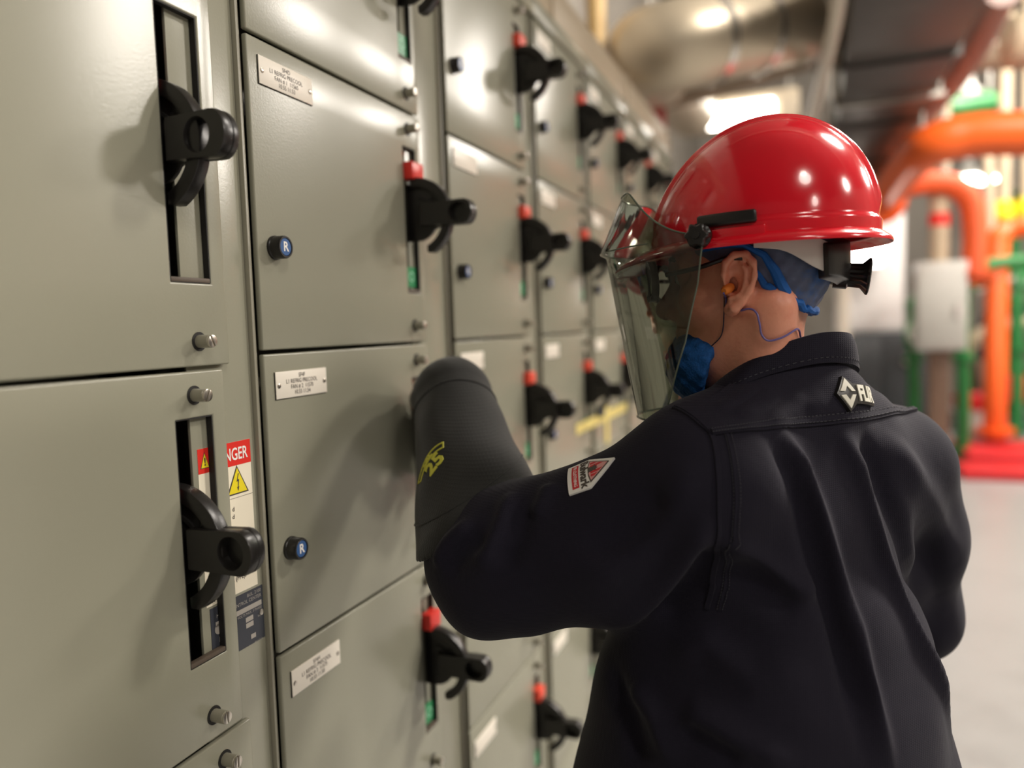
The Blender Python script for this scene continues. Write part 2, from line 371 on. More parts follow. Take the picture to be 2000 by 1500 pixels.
# warning label and rating plate on the wireway cover of the nearest section
sec = [o for o in C.objects if o.name == 'switchgear_section'][0]
X = XB+.0003
dl = build('danger_label', MB().box((XB, .6565, 1.196), (X, .7420, 1.3760)), CREAM, sec)
build('red_band', MB().box((X, .6565, 1.3480), (X+.0003, .7420, 1.3760)), RED, dl)
s = MB(); wall_text(s, 'DANGER', .0205, X+.0006, .7060, 1.3610, bold=.0003, width=.060); build('lettering', s, WHITE, dl)
def tri(y, z, w_, h, x): return MB().prism([(y-w_/2, z), (y+w_/2, z), (y, z+h)], 'x', x, x+.0002)
build('alert_outline', tri(.6665, 1.3535, .0135, .0185, X+.0003), INK, dl); build('alert_triangle', tri(.6665, 1.3542, .0115, .0160, X+.0005), YELL, dl)
s = MB(); wall_text(s, '!', .0125, X+.0009, .6665, 1.3605, bold=.0003); build('alert_mark', s, INK, dl)
build('hazard_outline', tri(.7170, 1.3135, .037, .0345, X), INK, dl); build('hazard_triangle', tri(.7170, 1.3152, .0312, .0296, X+.0003), YELL, dl)
s = MB(); s.prism([(.7180, 1.3380), (.7150, 1.3285), (.7176, 1.3290), (.7168, 1.3215), (.7154, 1.3222), (.7173, 1.3172), (.7190, 1.3228), (.7178, 1.3220), (.7194, 1.3312), (.7166, 1.3306), (.7194, 1.3380)], 'x', X+.0006, X+.0008); build('lightning_bolt', s, INK, dl)
build('rule_line', MB().box((X, .6565, 1.3095), (X+.0002, .7420, 1.3099)), INK, dl)
s = MB()
for t, y, z, al in (('d', .7095, 1.2970, 'RIGHT'), ('d', .7090, 1.2880, 'RIGHT'), ('rsonal', .7180, 1.2210, 'RIGHT'), ('nt (PPE).', .7225, 1.2140, 'RIGHT'), ('P', .6635, 1.2165, 'LEFT'), ('PN-2525', .6605, 1.2015, 'LEFT')):
    wall_text(s, t, .0075, X+.0003, y, z, al, bold=.0001)
build('lettering', s, INK, dl)['kind'] = 'stuff'
rp = build('rating_plate', MB().box((XB, .661, 1.127), (X+.0003, .7495, 1.1930)), SLATE, sec)
s = MB(); q = X+.0006
wall_text(s, 'BUL. 2100', .0058, q, 0.7460, 1.1880, 'RIGHT'); wall_text(s, 'MOTOR CONTROL CENTER', .0060, q, 0.7460, 1.1815, 'RIGHT')
wall_text(s, 'VOLTS MAX. 3 PHASE', .0045, q, 0.7460, 1.1665, 'RIGHT'); wall_text(s, 'HZ', .0042, q, 0.7440, 1.1570, 'RIGHT'); wall_text(s, 'IN U.S.A.', .0040, q, 0.7455, 1.1270, 'RIGHT')
build('lettering', s, TIN, rp)
s = MB(); s.box((q-.0002, .668, 1.1695), (q, 0.7460, 1.1755))
for (a, b, c, d) in ((0.7170, 0.7300, 1.1565, 1.1622), (0.7170, 0.7300, 1.1492, 1.1550), (0.7245, 0.7330, 1.1335, 1.1390), (.6725, .6900, 1.1505, 1.1570)): s.box((q-.0002, a, c), (q, b, d))
build('value_fields', s, TIN, rp)
s = MB(); s.lathe((q-.0003, .6725, 1.1665), (1, 0, 0), [(.0062, 0), (.0062, .0003)], 24); build('round_emblem', s, TIN, rp)
for y, z in ((0.7450, 1.1600), (.6700, 1.1420)):
    s = MB(); s.lathe((q-.0003, y, z), (1, 0, 0), [(.0040, 0), (.0038, .001), (.0015, .0012)], 16); rv = build('rivet', s, STEEL, rp)

# cable trough along the top of the row, seen end on above the doors
TAN = mat('tan painted steel', (.50, .41, .29), .45, var=.08, vscale=4)
ct = thing('cable_trough', 'long tan steel cable trough lying along the top of the switchgear row', 'cable trough', (0, .25, 2.293), world=True)
for k in range(4):
    a = .25+k*.88; build('cover', MB().box((-.34, a, 2.293), (-.012, a+.876, 2.41)), TAN, ct, bevel=.004)
    build('joint_strap', MB().box((-.345, a+.86, 2.293), (-.006, a+.885, 2.416)), TAN, ct, bevel=.002)
# ------------------------------------------------------------------ signed-distance modelling for the figure
class SDF:
    rs = 1.0
    def __init__(s, lo, hi, h):
        s.h = h; s.lo = np.array(lo, float); s.n = np.ceil((np.array(hi)-s.lo)/h).astype(int)+1
        s.d = np.full(s.n, 1.0, np.float32)
    def _win(s, lo, hi):
        a = np.maximum(0, np.floor((np.array(lo)-s.lo)/s.h).astype(int)); b = np.minimum(s.n, np.ceil((np.array(hi)-s.lo)/s.h).astype(int)+1)
        if (b <= a).any(): return None, None
        sl = tuple(slice(i, j) for i, j in zip(a, b))
        ax = [(s.lo[i]+s.h*np.arange(a[i], b[i])).astype(np.float32) for i in range(3)]
        return sl, np.stack(np.meshgrid(*ax, indexing='ij'), -1)
    def _mix(s, sl, d, k, mode):
        a = s.d[sl]
        if mode == 'sub': d = -d; f = np.maximum(a, d) if k <= 0 else -s._smin(-a, -d, k)
        elif mode == 'int': f = np.maximum(a, d)
        else: f = np.minimum(a, d) if k <= 0 else s._smin(a, d, k)
        s.d[sl] = f
    @staticmethod
    def _smin(a, b, k):
        h = np.maximum(k-np.abs(a-b), 0)/k; return np.minimum(a, b)-h*h*k*.25
    def cone(s, a, b, ra, rb=None, k=.02, mode='add'):
        rb = ra if rb is None else rb; ra *= s.rs; rb *= s.rs; a = np.array(a, np.float32); b = np.array(b, np.float32); m = max(ra, rb)+k+4*s.h
        sl, P = s._win(np.minimum(a, b)-m, np.maximum(a, b)+m)
        if sl is None: return s
        ab = b-a; t = np.clip(((P-a)@ab)/max(1e-9, ab@ab), 0, 1)
        d = np.linalg.norm(P-a-t[..., None]*ab, axis=-1)-(ra+(rb-ra)*t); s._mix(sl, d, k, mode); return s
    def chain(s, pts, rs, k=.01, mode='add'):
        for i in range(len(pts)-1): s.cone(pts[i], pts[i+1], rs[i], rs[i+1], k if i == 0 or mode == 'sub' else max(.0005, min(k, rs[i]*.6)), mode)
        return s
    def ell(s, c, r, axes=None, k=.02, mode='add'):
        c = np.array(c, np.float32); r = np.array(r, np.float32)*s.rs; m = r.max()+k+4*s.h; sl, P = s._win(c-m, c+m)
        if sl is None: return s
        q = P-c
        if axes is not None: q = q@np.array(axes, np.float32).T
        l0 = np.linalg.norm(q/r, axis=-1); l1 = np.linalg.norm(q/(r*r), axis=-1)+1e-9
        d = l0*(l0-1)/l1; s._mix(sl, d, k, mode); return s
    def half(s, p, n, mode='int'):
        p = np.array(p); n = np.array(n, float)/np.linalg.norm(n); sl, P = s._win(s.lo-1, s.lo+s.n*s.h+1)
        s._mix(sl, ((P-p.astype(np.float32))@n.astype(np.float32)), 0, mode); return s
    def mesh(s, it=2):
        import openvdb
        g = openvdb.FloatGrid(background=1.0); g.copyFromArray(np.clip(s.d, -8*s.h, 8*s.h).astype(np.float32)*1.0, tolerance=0)
        r = g.convertToQuads(isovalue=0.0); v = np.array(r[0])*s.h+s.lo; q = np.array(r[1])
        for _ in range(it): v = relax(v, q)
        return v, q
def edges_of(q): 
    e = np.concatenate([q[:, [0, 1]], q[:, [1, 2]], q[:, [2, 3]], q[:, [3, 0]]]); return e
def relax(v, q, lam=.6):
    e = edges_of(q); acc = np.zeros_like(v); cnt = np.zeros(len(v))
    for a, b in ((0, 1), (1, 0)):
        for c in range(3): acc[:, c] += np.bincount(e[:, a], v[e[:, b], c], len(v))
        cnt += np.bincount(e[:, a], minlength=len(v))
    m = acc/np.maximum(cnt, 1)[:, None]; w2 = v+lam*(m-v)
    return w2
def vnormals(v, q):
    n = np.cross(v[q[:, 2]]-v[q[:, 0]], v[q[:, 3]]-v[q[:, 1]]); out = np.zeros_like(v)
    for c in range(4):
        for k in range(3): out[:, k] += np.bincount(q[:, c], n[:, k], len(v))
    return out/np.maximum(1e-12, np.linalg.norm(out, axis=1))[:, None]
def out_facing(v, q):
    n = np.cross(v[q[:, 2]]-v[q[:, 0]], v[q[:, 3]]-v[q[:, 1]]); c = v[q].mean(1); vol = (c*n).sum()
    return q if vol > 0 else q[:, ::-1]
def mesh_obj(name, v, q, m, parent=None):
    me = bpy.data.meshes.new(name); me.from_pydata(v.tolist(), [], q.tolist()); me.materials.append(m)
    me.polygons.foreach_set('use_smooth', np.ones(len(me.polygons), bool)); me.update()
    return link(name, me, parent)
def seg_dist(v, pts):
    """distance of every vertex to a polyline and the running parameter"""
    best = np.full(len(v), 9.); par = np.zeros(len(v)); side = np.zeros((len(v), 3)); n = len(pts)-1
    for i in range(n):
        a = np.array(pts[i]); b = np.array(pts[i+1]); ab = b-a; t = np.clip(((v-a)@ab)/(ab@ab), 0, 1); off = v-a-t[:, None]*ab; d = np.linalg.norm(off, axis=1)
        w_ = d < best; best[w_] = d[w_]; par[w_] = (i+t[w_])/n; side[w_] = off[w_]
    return best, par, side
def crease(v, nrm, pts, h, wdt, skew=None, fade=True, step=False):
    """raise (h>0) or sink a soft fold along a polyline lying on the cloth"""
    d, t, off = seg_dist(v, [np.array(p) for p in pts]); a = h*np.exp(-(d/wdt)**2)
    if fade: a = a*np.clip(np.minimum(t, 1-t)*5+.15, 0, 1)
    if skew is not None: a = a*(1+.0*t); s_ = np.tanh((off@np.array(skew))/(wdt*.6)); a = a*(.5+.5*s_)
    return v+nrm*a[:, None]

# ------------------------------------------------------------------ the person: frames
def nv(a): a = np.array(a, float); return a/np.linalg.norm(a)
ROOT = (.60, 1.05, 0.)
person = thing('person', 'person in navy shirt and red hard hat reaching gauntlet to a starter handle', 'person', ROOT, world=True)
UP = np.array([0, 0, 1.])
TF = nv((-.80, .60, 0)); TL = np.array([-TF[1], TF[0], 0.])          # torso facing, torso left
S0 = np.array([.6127, .9785, 1.331]); TS = .95; HS = 1.028
def T(f, l, u): return S0+(TF*f+TL*l+UP*u)*TS
AX = np.array([TF, TL, UP])
HC = np.array([.568, .977, 1.542])                                      # head origin, level with the ear canals
hy = nv((-1., .009, 0)); HP = math.radians(1.6); HF = nv(hy*math.cos(HP)-UP*math.sin(HP)); HL = np.array([-hy[1], hy[0], 0.]); HU = np.cross(HF, HL)
HM = np.array([HF, HL, HU])
def H(f, l, u): return HC+(HF*f+HL*l+HU*u)*HS
def Hs(p): return np.asarray(p)@HM*HS+HC                                    # local head coordinates to world

SKIN = mat('weathered skin', (.80, .335, .215), .45, var=.10, vscale=35, bump=.15, bscale=260, dirt=(.72, .25, .16), dscale=14)
SKIN.node_tree.nodes['Principled BSDF'].inputs['Subsurface Weight'].default_value = .15
SKIN.node_tree.nodes['Principled BSDF'].inputs['Subsurface Radius'].default_value = (.006, .002, .001)
NAVY = fabric('navy work shirt twill', (.0118, .0102, .0195), sheen=.05)
NAVYT = fabric('black work trousers', (.012, .012, .016))
GLOVEM = fabric('charcoal gauntlet cloth', (.026, .026, .025), 500., .2)
LEATHER = mat('black boot leather', (.015, .013, .012), .45, var=.2)

# ---- head and neck (one continuous skin)
g = SDF((-.17, -.12, -.20), (.14, .12, .15), .0021)
g.ell((.008, 0, .055), (.085, .074, .086)); g.ell((-.004, 0, .020), (.066, .071, .070)); g.ell((.035, 0, -.005), (.065, .064, .085), k=.03)
g.cone((.045, .030, -.075), (-.005, .058, -.040), .024, .022, k=.03); g.cone((.045, -.030, -.075), (-.005, -.058, -.040), .024, .022, k=.03)
g.cone((.060, .020, -.088), (.060, -.020, -.088), .022, k=.03); g.cone((.07, 0, -.06), (.06, 0, -.02), .028, k=.02)      # chin, muzzle
g.cone((.092, 0, .010), (.112, 0, -.022), .008, .013, k=.014); g.ell((.100, .013, -.027), (.011, .009, .008), k=.008); g.ell((.100, -.013, -.027), (.011, .009, .008), k=.008)
for sgn in (1, -1):
    g.ell((.084, sgn*.033, .012), (.018, .021, .013), k=.012, mode='sub'); g.ell((.077, sgn*.032, .012), (.014, .015, .012), k=.004)
    g.cone((.093, sgn*.012, .028), (.080, sgn*.050, .030), .010, .008, k=.014)                                               # brow
    g.ell((.062, sgn*.048, -.016), (.026, .020, .018), k=.02)                                                               # cheekbone
g.cone((.092, .020, -.052), (.092, -.020, -.052), .0065, k=.006); g.cone((.090, .017, -.061), (.090, -.017, -.061), .0065, k=.006)   # lips
g.cone((.098, .018, -.0565), (.098, -.018, -.0565), .0016, k=.003, mode='sub')
g.cone((.016, 0, -.02), (.004, 0, -.165), .053, .058, k=.03)              # neck
g.cone((-.002, .022, -.02), (-.006, .028, -.16), .032, .038, k=.02); g.cone((-.002, -.022, -.02), (-.006, -.028, -.16), .032, .038, k=.02)
g.cone((-.020, .066, -.030), (.028, .030, -.180), .014, .014, k=.03)                                                        # neck tendon
# ears: helix, antihelix, concha, lobe
for sgn in (1, -1):
    E_ = lambda u, v_, o=0.: ((.84*u-.13*v_+.020), sgn*(.0785+o+max(0, .016-u)*.06), .90*v_-.001)
    hx = [(.010, -.004), (.017, .012), (.016, .026), (.006, .0345), (-.008, .034), (-.018, .024), (-.021, .008), (-.018, -.010), (-.010, -.022), (-.001, -.030)]
    g.ell(E_(-.004, .004, -.001), (.017, .0035, .029), k=.003)
    g.chain([E_(a, b, .0055) for a, b in hx], [.003, .0036, .0042, .0044, .0044, .0044, .0044, .0044, .0048, .0062], k=.003)
    g.chain([E_(a, b, .0045) for a, b in [(-.004, .026), (-.0115, .014), (-.0115, -.002), (-.004, -.015), (.006, -.018)]], [.003, .0032, .0034, .0036, .003], k=.003)
    g.ell(E_(.003, -.030, .001), (.0085, .0042, .0085), k=.004)
    g.ell(E_(.003, .001, .0045), (.0088, .0075, .0125), k=.002, mode='sub'); g.chain([E_(a, b, .0075) for a, b in [(.006, .026), (-.006, .027), (-.0155, .016), (-.0160, .0)]], [.0024, .0026, .0026, .002], k=.002, mode='sub'); g.ell(E_(.006, -.004, 0), (.0042, .012, .0042), k=.002, mode='sub')
    g.ell(E_(.0125, -.006, .003), (.0042, .004, .0065), k=.003)
v, q = g.mesh(2); q = out_facing(v, q); HEADV = v.copy(); HEADQ = q
head = mesh_obj('body', Hs(v), q, SKIN, person); head['label'] = 'sun reddened neck, ear and cheek of the person'
head_bvh = BVHTree.FromPolygons(Hs(v).tolist(), q.tolist())
EYE = mat('eye white', (.8, .78, .74), .2); IRIS = mat('brown iris', (.06, .03, .015), .2)
for sgn in (1, -1):
    c = H(.0845, sgn*.032, .0125); e = build('eye', MB().lathe(c-HF*.0095, HF, [(.0001+.0095*math.sin(t), .0095-.0095*math.cos(t)) for t in np.linspace(0.05, 3.1, 12)], 16), EYE, head)
    build('iris', MB().lathe(c+HF*.0088, HF, [(.0045, 0), (.0042, .0006), (.002, .0009)], 16), IRIS, head)
    m = MB(); m.tube(smooth_curve([H(.100, sgn*.014, .031), H(.098, sgn*.030, .036), H(.086, sgn*.050, .031)], 5), [.003]*11, 6); build('eyebrow', m, mat('brown hair', (.06, .035, .02), .7), head)

# ---- shirt
g = SDF((.03, .56, .84), (1.00, 1.42, 1.50), .0050); g.rs = TS
g.ell(T(.050, 0, -.150), (.140, .190, .225), AX, k=.05); g.ell(T(.050, .012, -.33), (.20, .246, .24), AX, k=.06); g.ell(T(.055, .012, -.50), (.235, .290, .24), AX, k=.06)
g.ell(T(.0, .085, -.075), (.085, .095, .13), AX, k=.05); g.ell(T(.0, -.085, -.075), (.085, .095, .13), AX, k=.05)               # shoulder blades
g.cone(T(.015, .045, .065), T(.01, .165, .002), .062, .070, k=.05); g.cone(T(.015, -.045, .065), T(.01, -.165, -.026), .062, .070, k=.05)   # trapezius to shoulder
g.cone(T(.01, 0, .075), T(.02, 0, -.05), .070, .10, k=.04)
LS, RS = T(.025, .175, -.020), T(.01, -.216, -.040)
EL = np.array([.2555, .853, 1.2074]); WR = np.array([.112, 1.062, 1.392])
LM = LS+(EL-LS)*.42-UP*.022; g.cone(LS, LM, .084, .092, k=.06); g.cone(LM, EL+(LS-EL)*.12, .092, .090, k=.03); g.cone(EL+(LS-EL)*.12, EL, .092, .080, k=.03)
g.cone(EL, EL+(WR-EL)*.30, .080, .074, k=.03); g.cone(EL+(WR-EL)*.30, EL+(WR-EL)*.72, .074, .050, k=.02)
RE = T(.045, -.312, -.28); RW = T(.27, -.10, -.26)
g.cone(RS, RS+(RE-RS)*.5, .082, .080, k=.05); g.cone(RS+(RE-RS)*.5, RE, .080, .072, k=.03); g.cone(RE, RE+(RW-RE)*.5, .072, .062, k=.03); g.cone(RE+(RW-RE)*.5, RW, .062, .048, k=.02)
g.cone(T(.028, 0, .10), T(.055, 0, .22), .064, .066, k=.0, mode='sub')                                                    # neck opening
g.half(T(0, 0, -.46), -UP)
v, q = g.mesh(5); q = out_facing(v-S0, q)
SHIRT_BASE = (v.copy(), q.copy())
FOLD = {
 'pleat_a': [(0.593, 0.857, 1.38), (0.612, 0.863, 1.349), (0.628, 0.866, 1.302), (0.645, 0.872, 1.238), (0.665, 0.875, 1.166), (0.684, 0.865, 1.105), (0.7, 0.857, 1.031)],
 'pleat_a_v': [(0.578, 0.839, 1.379), (0.596, 0.84, 1.35), (0.613, 0.848, 1.305), (0.629, 0.855, 1.242), (0.646, 0.86, 1.169), (0.664, 0.848, 1.11), (0.678, 0.838, 1.037)],
 'pleat_b': [(0.654, 0.922, 1.373), (0.671, 0.931, 1.333), (0.686, 0.931, 1.282), (0.707, 0.95, 1.213), (0.735, 0.96, 1.135), (0.762, 0.983, 1.068), (0.78, 1.006, 0.997)],
 'pleat_b_v': [(0.676, 0.949, 1.37), (0.694, 0.96, 1.329), (0.713, 0.967, 1.275), (0.737, 1.001, 1.2), (0.787, 1.167, 1.074)],
 'back_r': [(0.7, 0.985, 1.361), (0.738, 1.019, 1.307), (0.772, 1.087, 1.243), (0.802, 1.135, 1.178)],
 'back_r2': [(0.733, 0.997, 1.263), (0.767, 1.11, 1.176), (0.793, 1.167, 1.089)],
 'low1': [(0.495, 0.794, 1.091), (0.522, 0.789, 1.084), (0.558, 0.787, 1.069), (0.611, 0.798, 1.047)],
 'low1v': [(0.495, 0.788, 1.069), (0.527, 0.783, 1.06), (0.558, 0.782, 1.046)],
 'low2': [(0.475, 0.817, 1.131), (0.519, 0.816, 1.155), (0.567, 0.807, 1.126), (0.621, 0.832, 1.139)],
 'low3': [(0.535, 0.786, 1.281), (0.572, 0.817, 1.254), (0.611, 0.841, 1.217), (0.632, 0.856, 1.214)],
 'low3v': [(0.532, 0.805, 1.243), (0.572, 0.824, 1.219), (0.611, 0.839, 1.19)],
 'side1': [(0.439, 0.823, 1.101), (0.466, 0.798, 1.076), (0.485, 0.782, 1.033)],
 'side1v': [(0.408, 0.853, 1.101), (0.435, 0.812, 1.064), (0.45, 0.792, 1.02)],
 'arm1': [(0.53, 0.777, 1.309), (0.503, 0.788, 1.257), (0.463, 0.8, 1.205), (0.41, 0.806, 1.167)],
 'arm1v': [(0.534, 0.788, 1.275), (0.504, 0.813, 1.216), (0.463, 0.823, 1.174)],
 'arm2': [(0.511, 0.781, 1.36), (0.491, 0.772, 1.308), (0.453, 0.774, 1.262), (0.394, 0.764, 1.227)],
 'arm2v': [(0.486, 0.773, 1.329), (0.454, 0.774, 1.289), (0.401, 0.763, 1.256)],
 'elb1': [(0.301, 0.817, 1.309), (0.302, 0.783, 1.283), (0.291, 0.765, 1.252), (0.277, 0.762, 1.234)],
 'elb1v': [(0.326, 0.798, 1.301), (0.322, 0.774, 1.269), (0.31, 0.763, 1.237)],
 'elb2': [(0.265, 0.784, 1.28), (0.237, 0.78, 1.255), (0.22, 0.777, 1.225)],
 'elb2v': [(0.285, 0.775, 1.272), (0.258, 0.769, 1.248), (0.238, 0.768, 1.217)],
 'elb3': [(0.351, 0.816, 1.322), (0.346, 0.793, 1.303), (0.337, 0.785, 1.29)],
 'sh1': [(0.551, 0.836, 1.398), (0.57, 0.864, 1.406), (0.585, 0.888, 1.417)],
 'sh2': [(0.53, 0.837, 1.406), (0.55, 0.859, 1.412), (0.564, 0.887, 1.423)],
 'sh3': [(0.581, 0.852, 1.388), (0.604, 0.887, 1.401), (0.617, 0.905, 1.416)],
 'sh4': [(0.622, 0.901, 1.399), (0.638, 0.918, 1.412)],
 'yoke_b': [(0.53, 0.803, 1.383), (0.572, 0.836, 1.383), (0.611, 0.883, 1.382), (0.676, 0.953, 1.381), (0.752, 1.13, 1.372)],
 'yoke_t': [(0.485, 0.843, 1.406), (0.52, 0.858, 1.415), (0.552, 0.903, 1.432), (0.6, 0.921, 1.447), (0.655, 0.959, 1.446), (0.68, 0.997, 1.426), (0.704, 1.052, 1.401)],
 'arm_seam': [(0.485, 0.843, 1.406), (0.515, 0.814, 1.396), (0.53, 0.803, 1.383), (0.537, 0.783, 1.345), (0.536, 0.782, 1.293), (0.53, 0.804, 1.243), (0.519, 0.821, 1.192)],
 'flir': [(0.656, 0.941, 1.426), (0.656, 0.931, 1.402), (0.688, 1.023, 1.417), (0.691, 0.992, 1.396), (0.674, 0.959, 1.411)],
 'patch': [(0.41, 0.835, 1.355), (0.361, 0.833, 1.333), (0.373, 0.792, 1.312), (0.395, 0.8, 1.327), (0.389, 0.811, 1.333)],
}

for nm, h_, w_ in (('pleat_a', .0095, .011), ('pleat_a_v', -.0085, .013), ('pleat_b', .0085, .012), ('pleat_b_v', -.010, .016), ('back_r', .007, .022), ('back_r2', -.006, .02),
                   ('low1', .009, .016), ('low1v', -.007, .016), ('low2', .006, .018), ('low3', .006, .013), ('low3v', -.006, .016), ('side1', .009, .014), ('side1v', -.008, .016),
                   ('arm1', .008, .016), ('arm1v', -.012, .018), ('arm2', .006, .020), ('arm2v', -.006, .020), ('elb1', .007, .012), ('elb1v', -.006, .014), ('elb2', .007, .012),
                   ('elb2v', -.006, .014), ('elb3', .005, .012), ('sh1', .0035, .007), ('sh2', .0030, .007), ('sh3', .0035, .008), ('sh4', .003, .008)):
    n_ = vnormals(v, q); v = crease(v, n_, FOLD[nm], h_*1.35, w_*.9)
n_ = vnormals(v, q); wob = np.zeros(len(v)); rg = np.random.RandomState(3)
for k in range(14):
    d_ = rg.normal(size=3); d_ /= np.linalg.norm(d_); wob += np.sin(v@d_*rg.uniform(25, 75)+rg.uniform(0, 6.3))*.0007
v = v+n_*wob[:, None]; v = relax(v, q, .5)

shirt = mesh_obj('shirt', v, q, NAVY, person); shirt['label'] = 'navy long sleeved work shirt with back yoke and pleats'
shirt_bvh = BVHTree.FromPolygons(v.tolist(), q.tolist())
# yoke, seams and collar of the shirt
def on_shirt(p, off=0.):
    r = shirt_bvh.find_nearest(Vector(p)); return r[0]+r[1]*off
def ribbon(name, pts, wd, off, m, parent, k=8):
    c = smooth_curve(pts, k); g = MB(); rings = []
    for i, p in enumerate(c):
        r = shirt_bvh.find_nearest(p); t = (c[min(i+1, len(c)-1)]-c[max(i-1, 0)]).normalized(); b = t.cross(r[1]).normalized()
        rings.append([r[0]+b*wd*a+r[1]*o for a, o in ((-1, -.001), (-.7, off), (.7, off), (1, -.001))])
    g.ring(rings); return build(name, g, m, parent, smooth=60)
def sheet(name, A, B, n, off, m, parent, k=8):
    a = smooth_curve(A, k); b = smooth_curve(B, k); N = 60
    def res(c): return [c[int(t)].lerp(c[min(int(t)+1, len(c)-1)], t-int(t)) for t in np.linspace(0, len(c)-1.001, N)]
    a, b = res(a), res(b); g = MB(); rows = []
    for j in range(n+1): rows.append([on_shirt(p.lerp(r, j/n), off) for p, r in zip(a, b)])
    vs = [p for r in rows for p in r]; fs = [(j*N+i, j*N+i+1, (j+1)*N+i+1, (j+1)*N+i) for j in range(n) for i in range(N-1)]
    base = len(vs); lo = [on_shirt(p, -.002) for p in rows[-1]]; vs += lo; fs += [(n*N+i, n*N+i+1, base+i+1, base+i) for i in range(N-1)]
    lo2 = [on_shirt(rows[j][0], -.002) for j in range(n+1)]; b2 = len(vs); vs += lo2; fs += [(j*N, (j+1)*N, b2+j+1, b2+j) for j in range(n)]
    g.add(vs, fs); return build(name, g, m, parent, smooth=55)
NAVY2 = fabric('navy twill seam', (.0125, .0110, .0205), sheen=.05)
yoke = sheet('back_yoke', FOLD['yoke_t'], FOLD['yoke_b'], 22, .0030, NAVY, shirt)
ribbon('yoke_seam', [tuple(Vector(p)+Vector((0, 0, .007))) for p in FOLD['yoke_b']], .0045, .0046, NAVY2, shirt)
ribbon('armhole_seam', FOLD['arm_seam'], .0035, .0022, NAVY2, shirt)
ribbon('armhole_seam', [tuple(Vector(p)+Vector((.012, .012, 0))) for p in FOLD['arm_seam'][2:]], .0020, .0016, NAVY2, shirt)
def stitches(name, pts, off, parent):
    c = smooth_curve(pts, 16); g = MB()
    for i in range(0, len(c)-1, 1):
        a, b = on_shirt(c[i], off), on_shirt(c[i].lerp(c[i+1], .6), off); g.tube([a, b], .0004, 4)
    o = build(name, g, mat('grey thread', (.05, .05, .06), .7), parent); o['kind'] = 'stuff'
for dz in (.004, .011): stitches('stitching', [tuple(Vector(p)+Vector((0, 0, dz))) for p in FOLD['yoke_b']], .0050, shirt)
for dx in (.010, .015): stitches('stitching', [tuple(Vector(p)+Vector((dx, dx, 0))) for p in FOLD['arm_seam'][2:]], .0020, shirt)
cb = [(.115, .02, .0), (.085, .125, .045), (.045, .138, .075), (0, .125, .097), (-.022, .085, .113), (-.045, .03, .124), (-.050, -.02, .121), (-.030, -.07, .110), (0, -.095, .097), (.045, -.10, .07), (.085, -.085, .04), (.115, .005, .0)]
ct = [(.110, .022, .03), (.085, .085, .075), (.045, .092, .108), (0, .090, .135), (-.028, .070, .149), (-.050, .028, .160), (-.054, -.016, .159), (-.036, -.050, .150), (0, -.066, .135), (.045, -.07, .105), (.085, -.055, .07), (.110, .004, .03)]
a = smooth_curve([T(*p) for p in cb], 7); b = smooth_curve([T(*p) for p in ct], 7); n = len(a); cen = Vector(T(.03, .016, .09)); g = MB(); R_ = []
for p, r in zip(a, b):
    o = (p-cen); o.z = 0; o.normalize()
    R_.append([p-o*.004, p.lerp(r, .5)-o*.003, r-o*.004, r+o*.0, p.lerp(r, .75)+o*.0035, p.lerp(r, .4)+o*.0045, p.lerp(r, .1)+o*.0040, p+o*.0035])
g.ring(R_); collar = build('collar', g, NAVY, shirt, smooth=60)
g = MB()
for i in range(0, n-1):
    p, r = a[i], b[i]; o = (p-cen); o.z = 0; o.normalize(); p2, r2 = a[i+1], b[i+1]
    g.tube([p.lerp(r, .18)+o*.0046, p2.lerp(r2, .18).lerp(p.lerp(r, .18), .45)+o*.0046], .0004, 4)
st = build('collar_stitching', g, mat('grey thread', (.05, .05, .06), .7), shirt); st['kind'] = 'stuff'
cb2 = [T(.10, .012, .012-.07*i) for i in range(5)]
g = MB()
for p in cb2:
    r = shirt_bvh.find_nearest(Vector(p)); g.lathe(r[0], r[1], [(.006, 0), (.006, .0025), (.004, .003)], 14)
build('front_buttons', g, BLACKP, shirt)['kind'] = 'stuff'

def decal(parent, bvh, c, xdir, items, name0, lab=None, nrm=None):
    """flat print or patch laid on a curved surface; items: (name, material, verts2d, faces, height)"""
    c = Vector(c); r = bvh.find_nearest(c); N_ = Vector(nrm).normalized() if nrm is not None else r[1].normalized()
    x = Vector(xdir); x = (x-N_*x.dot(N_)).normalized(); y = N_.cross(x); root = None
    for nm, m, vs, fs, hgt, thick in items:
        g = MB(); top = []; bot = []
        for (a, b_) in vs:
            p = r[0]+x*a+y*b_+N_*.06; h_ = bvh.ray_cast(p, -N_, .16)
            if h_[0] is None: h_ = bvh.find_nearest(r[0]+x*a+y*b_)
            top.append(h_[0]+N_*hgt); bot.append(h_[0]+N_*(hgt-thick))
        k = len(top); cnt = {}
        for f in fs:
            for i in range(len(f)):
                e = (f[i], f[(i+1) % len(f)]); cnt[tuple(sorted(e))] = cnt.get(tuple(sorted(e)), []) + [e]
        side = [(e[0][0], e[0][0]+k, e[0][1]+k, e[0][1]) for e in cnt.values() if len(e) == 1]
        g.add(top+bot, list(fs)+side); o = build(nm, g, m, parent if root is None else root, smooth=50)
        if root is None: root = o
        if lab and o is root: o['label'] = lab
    return root
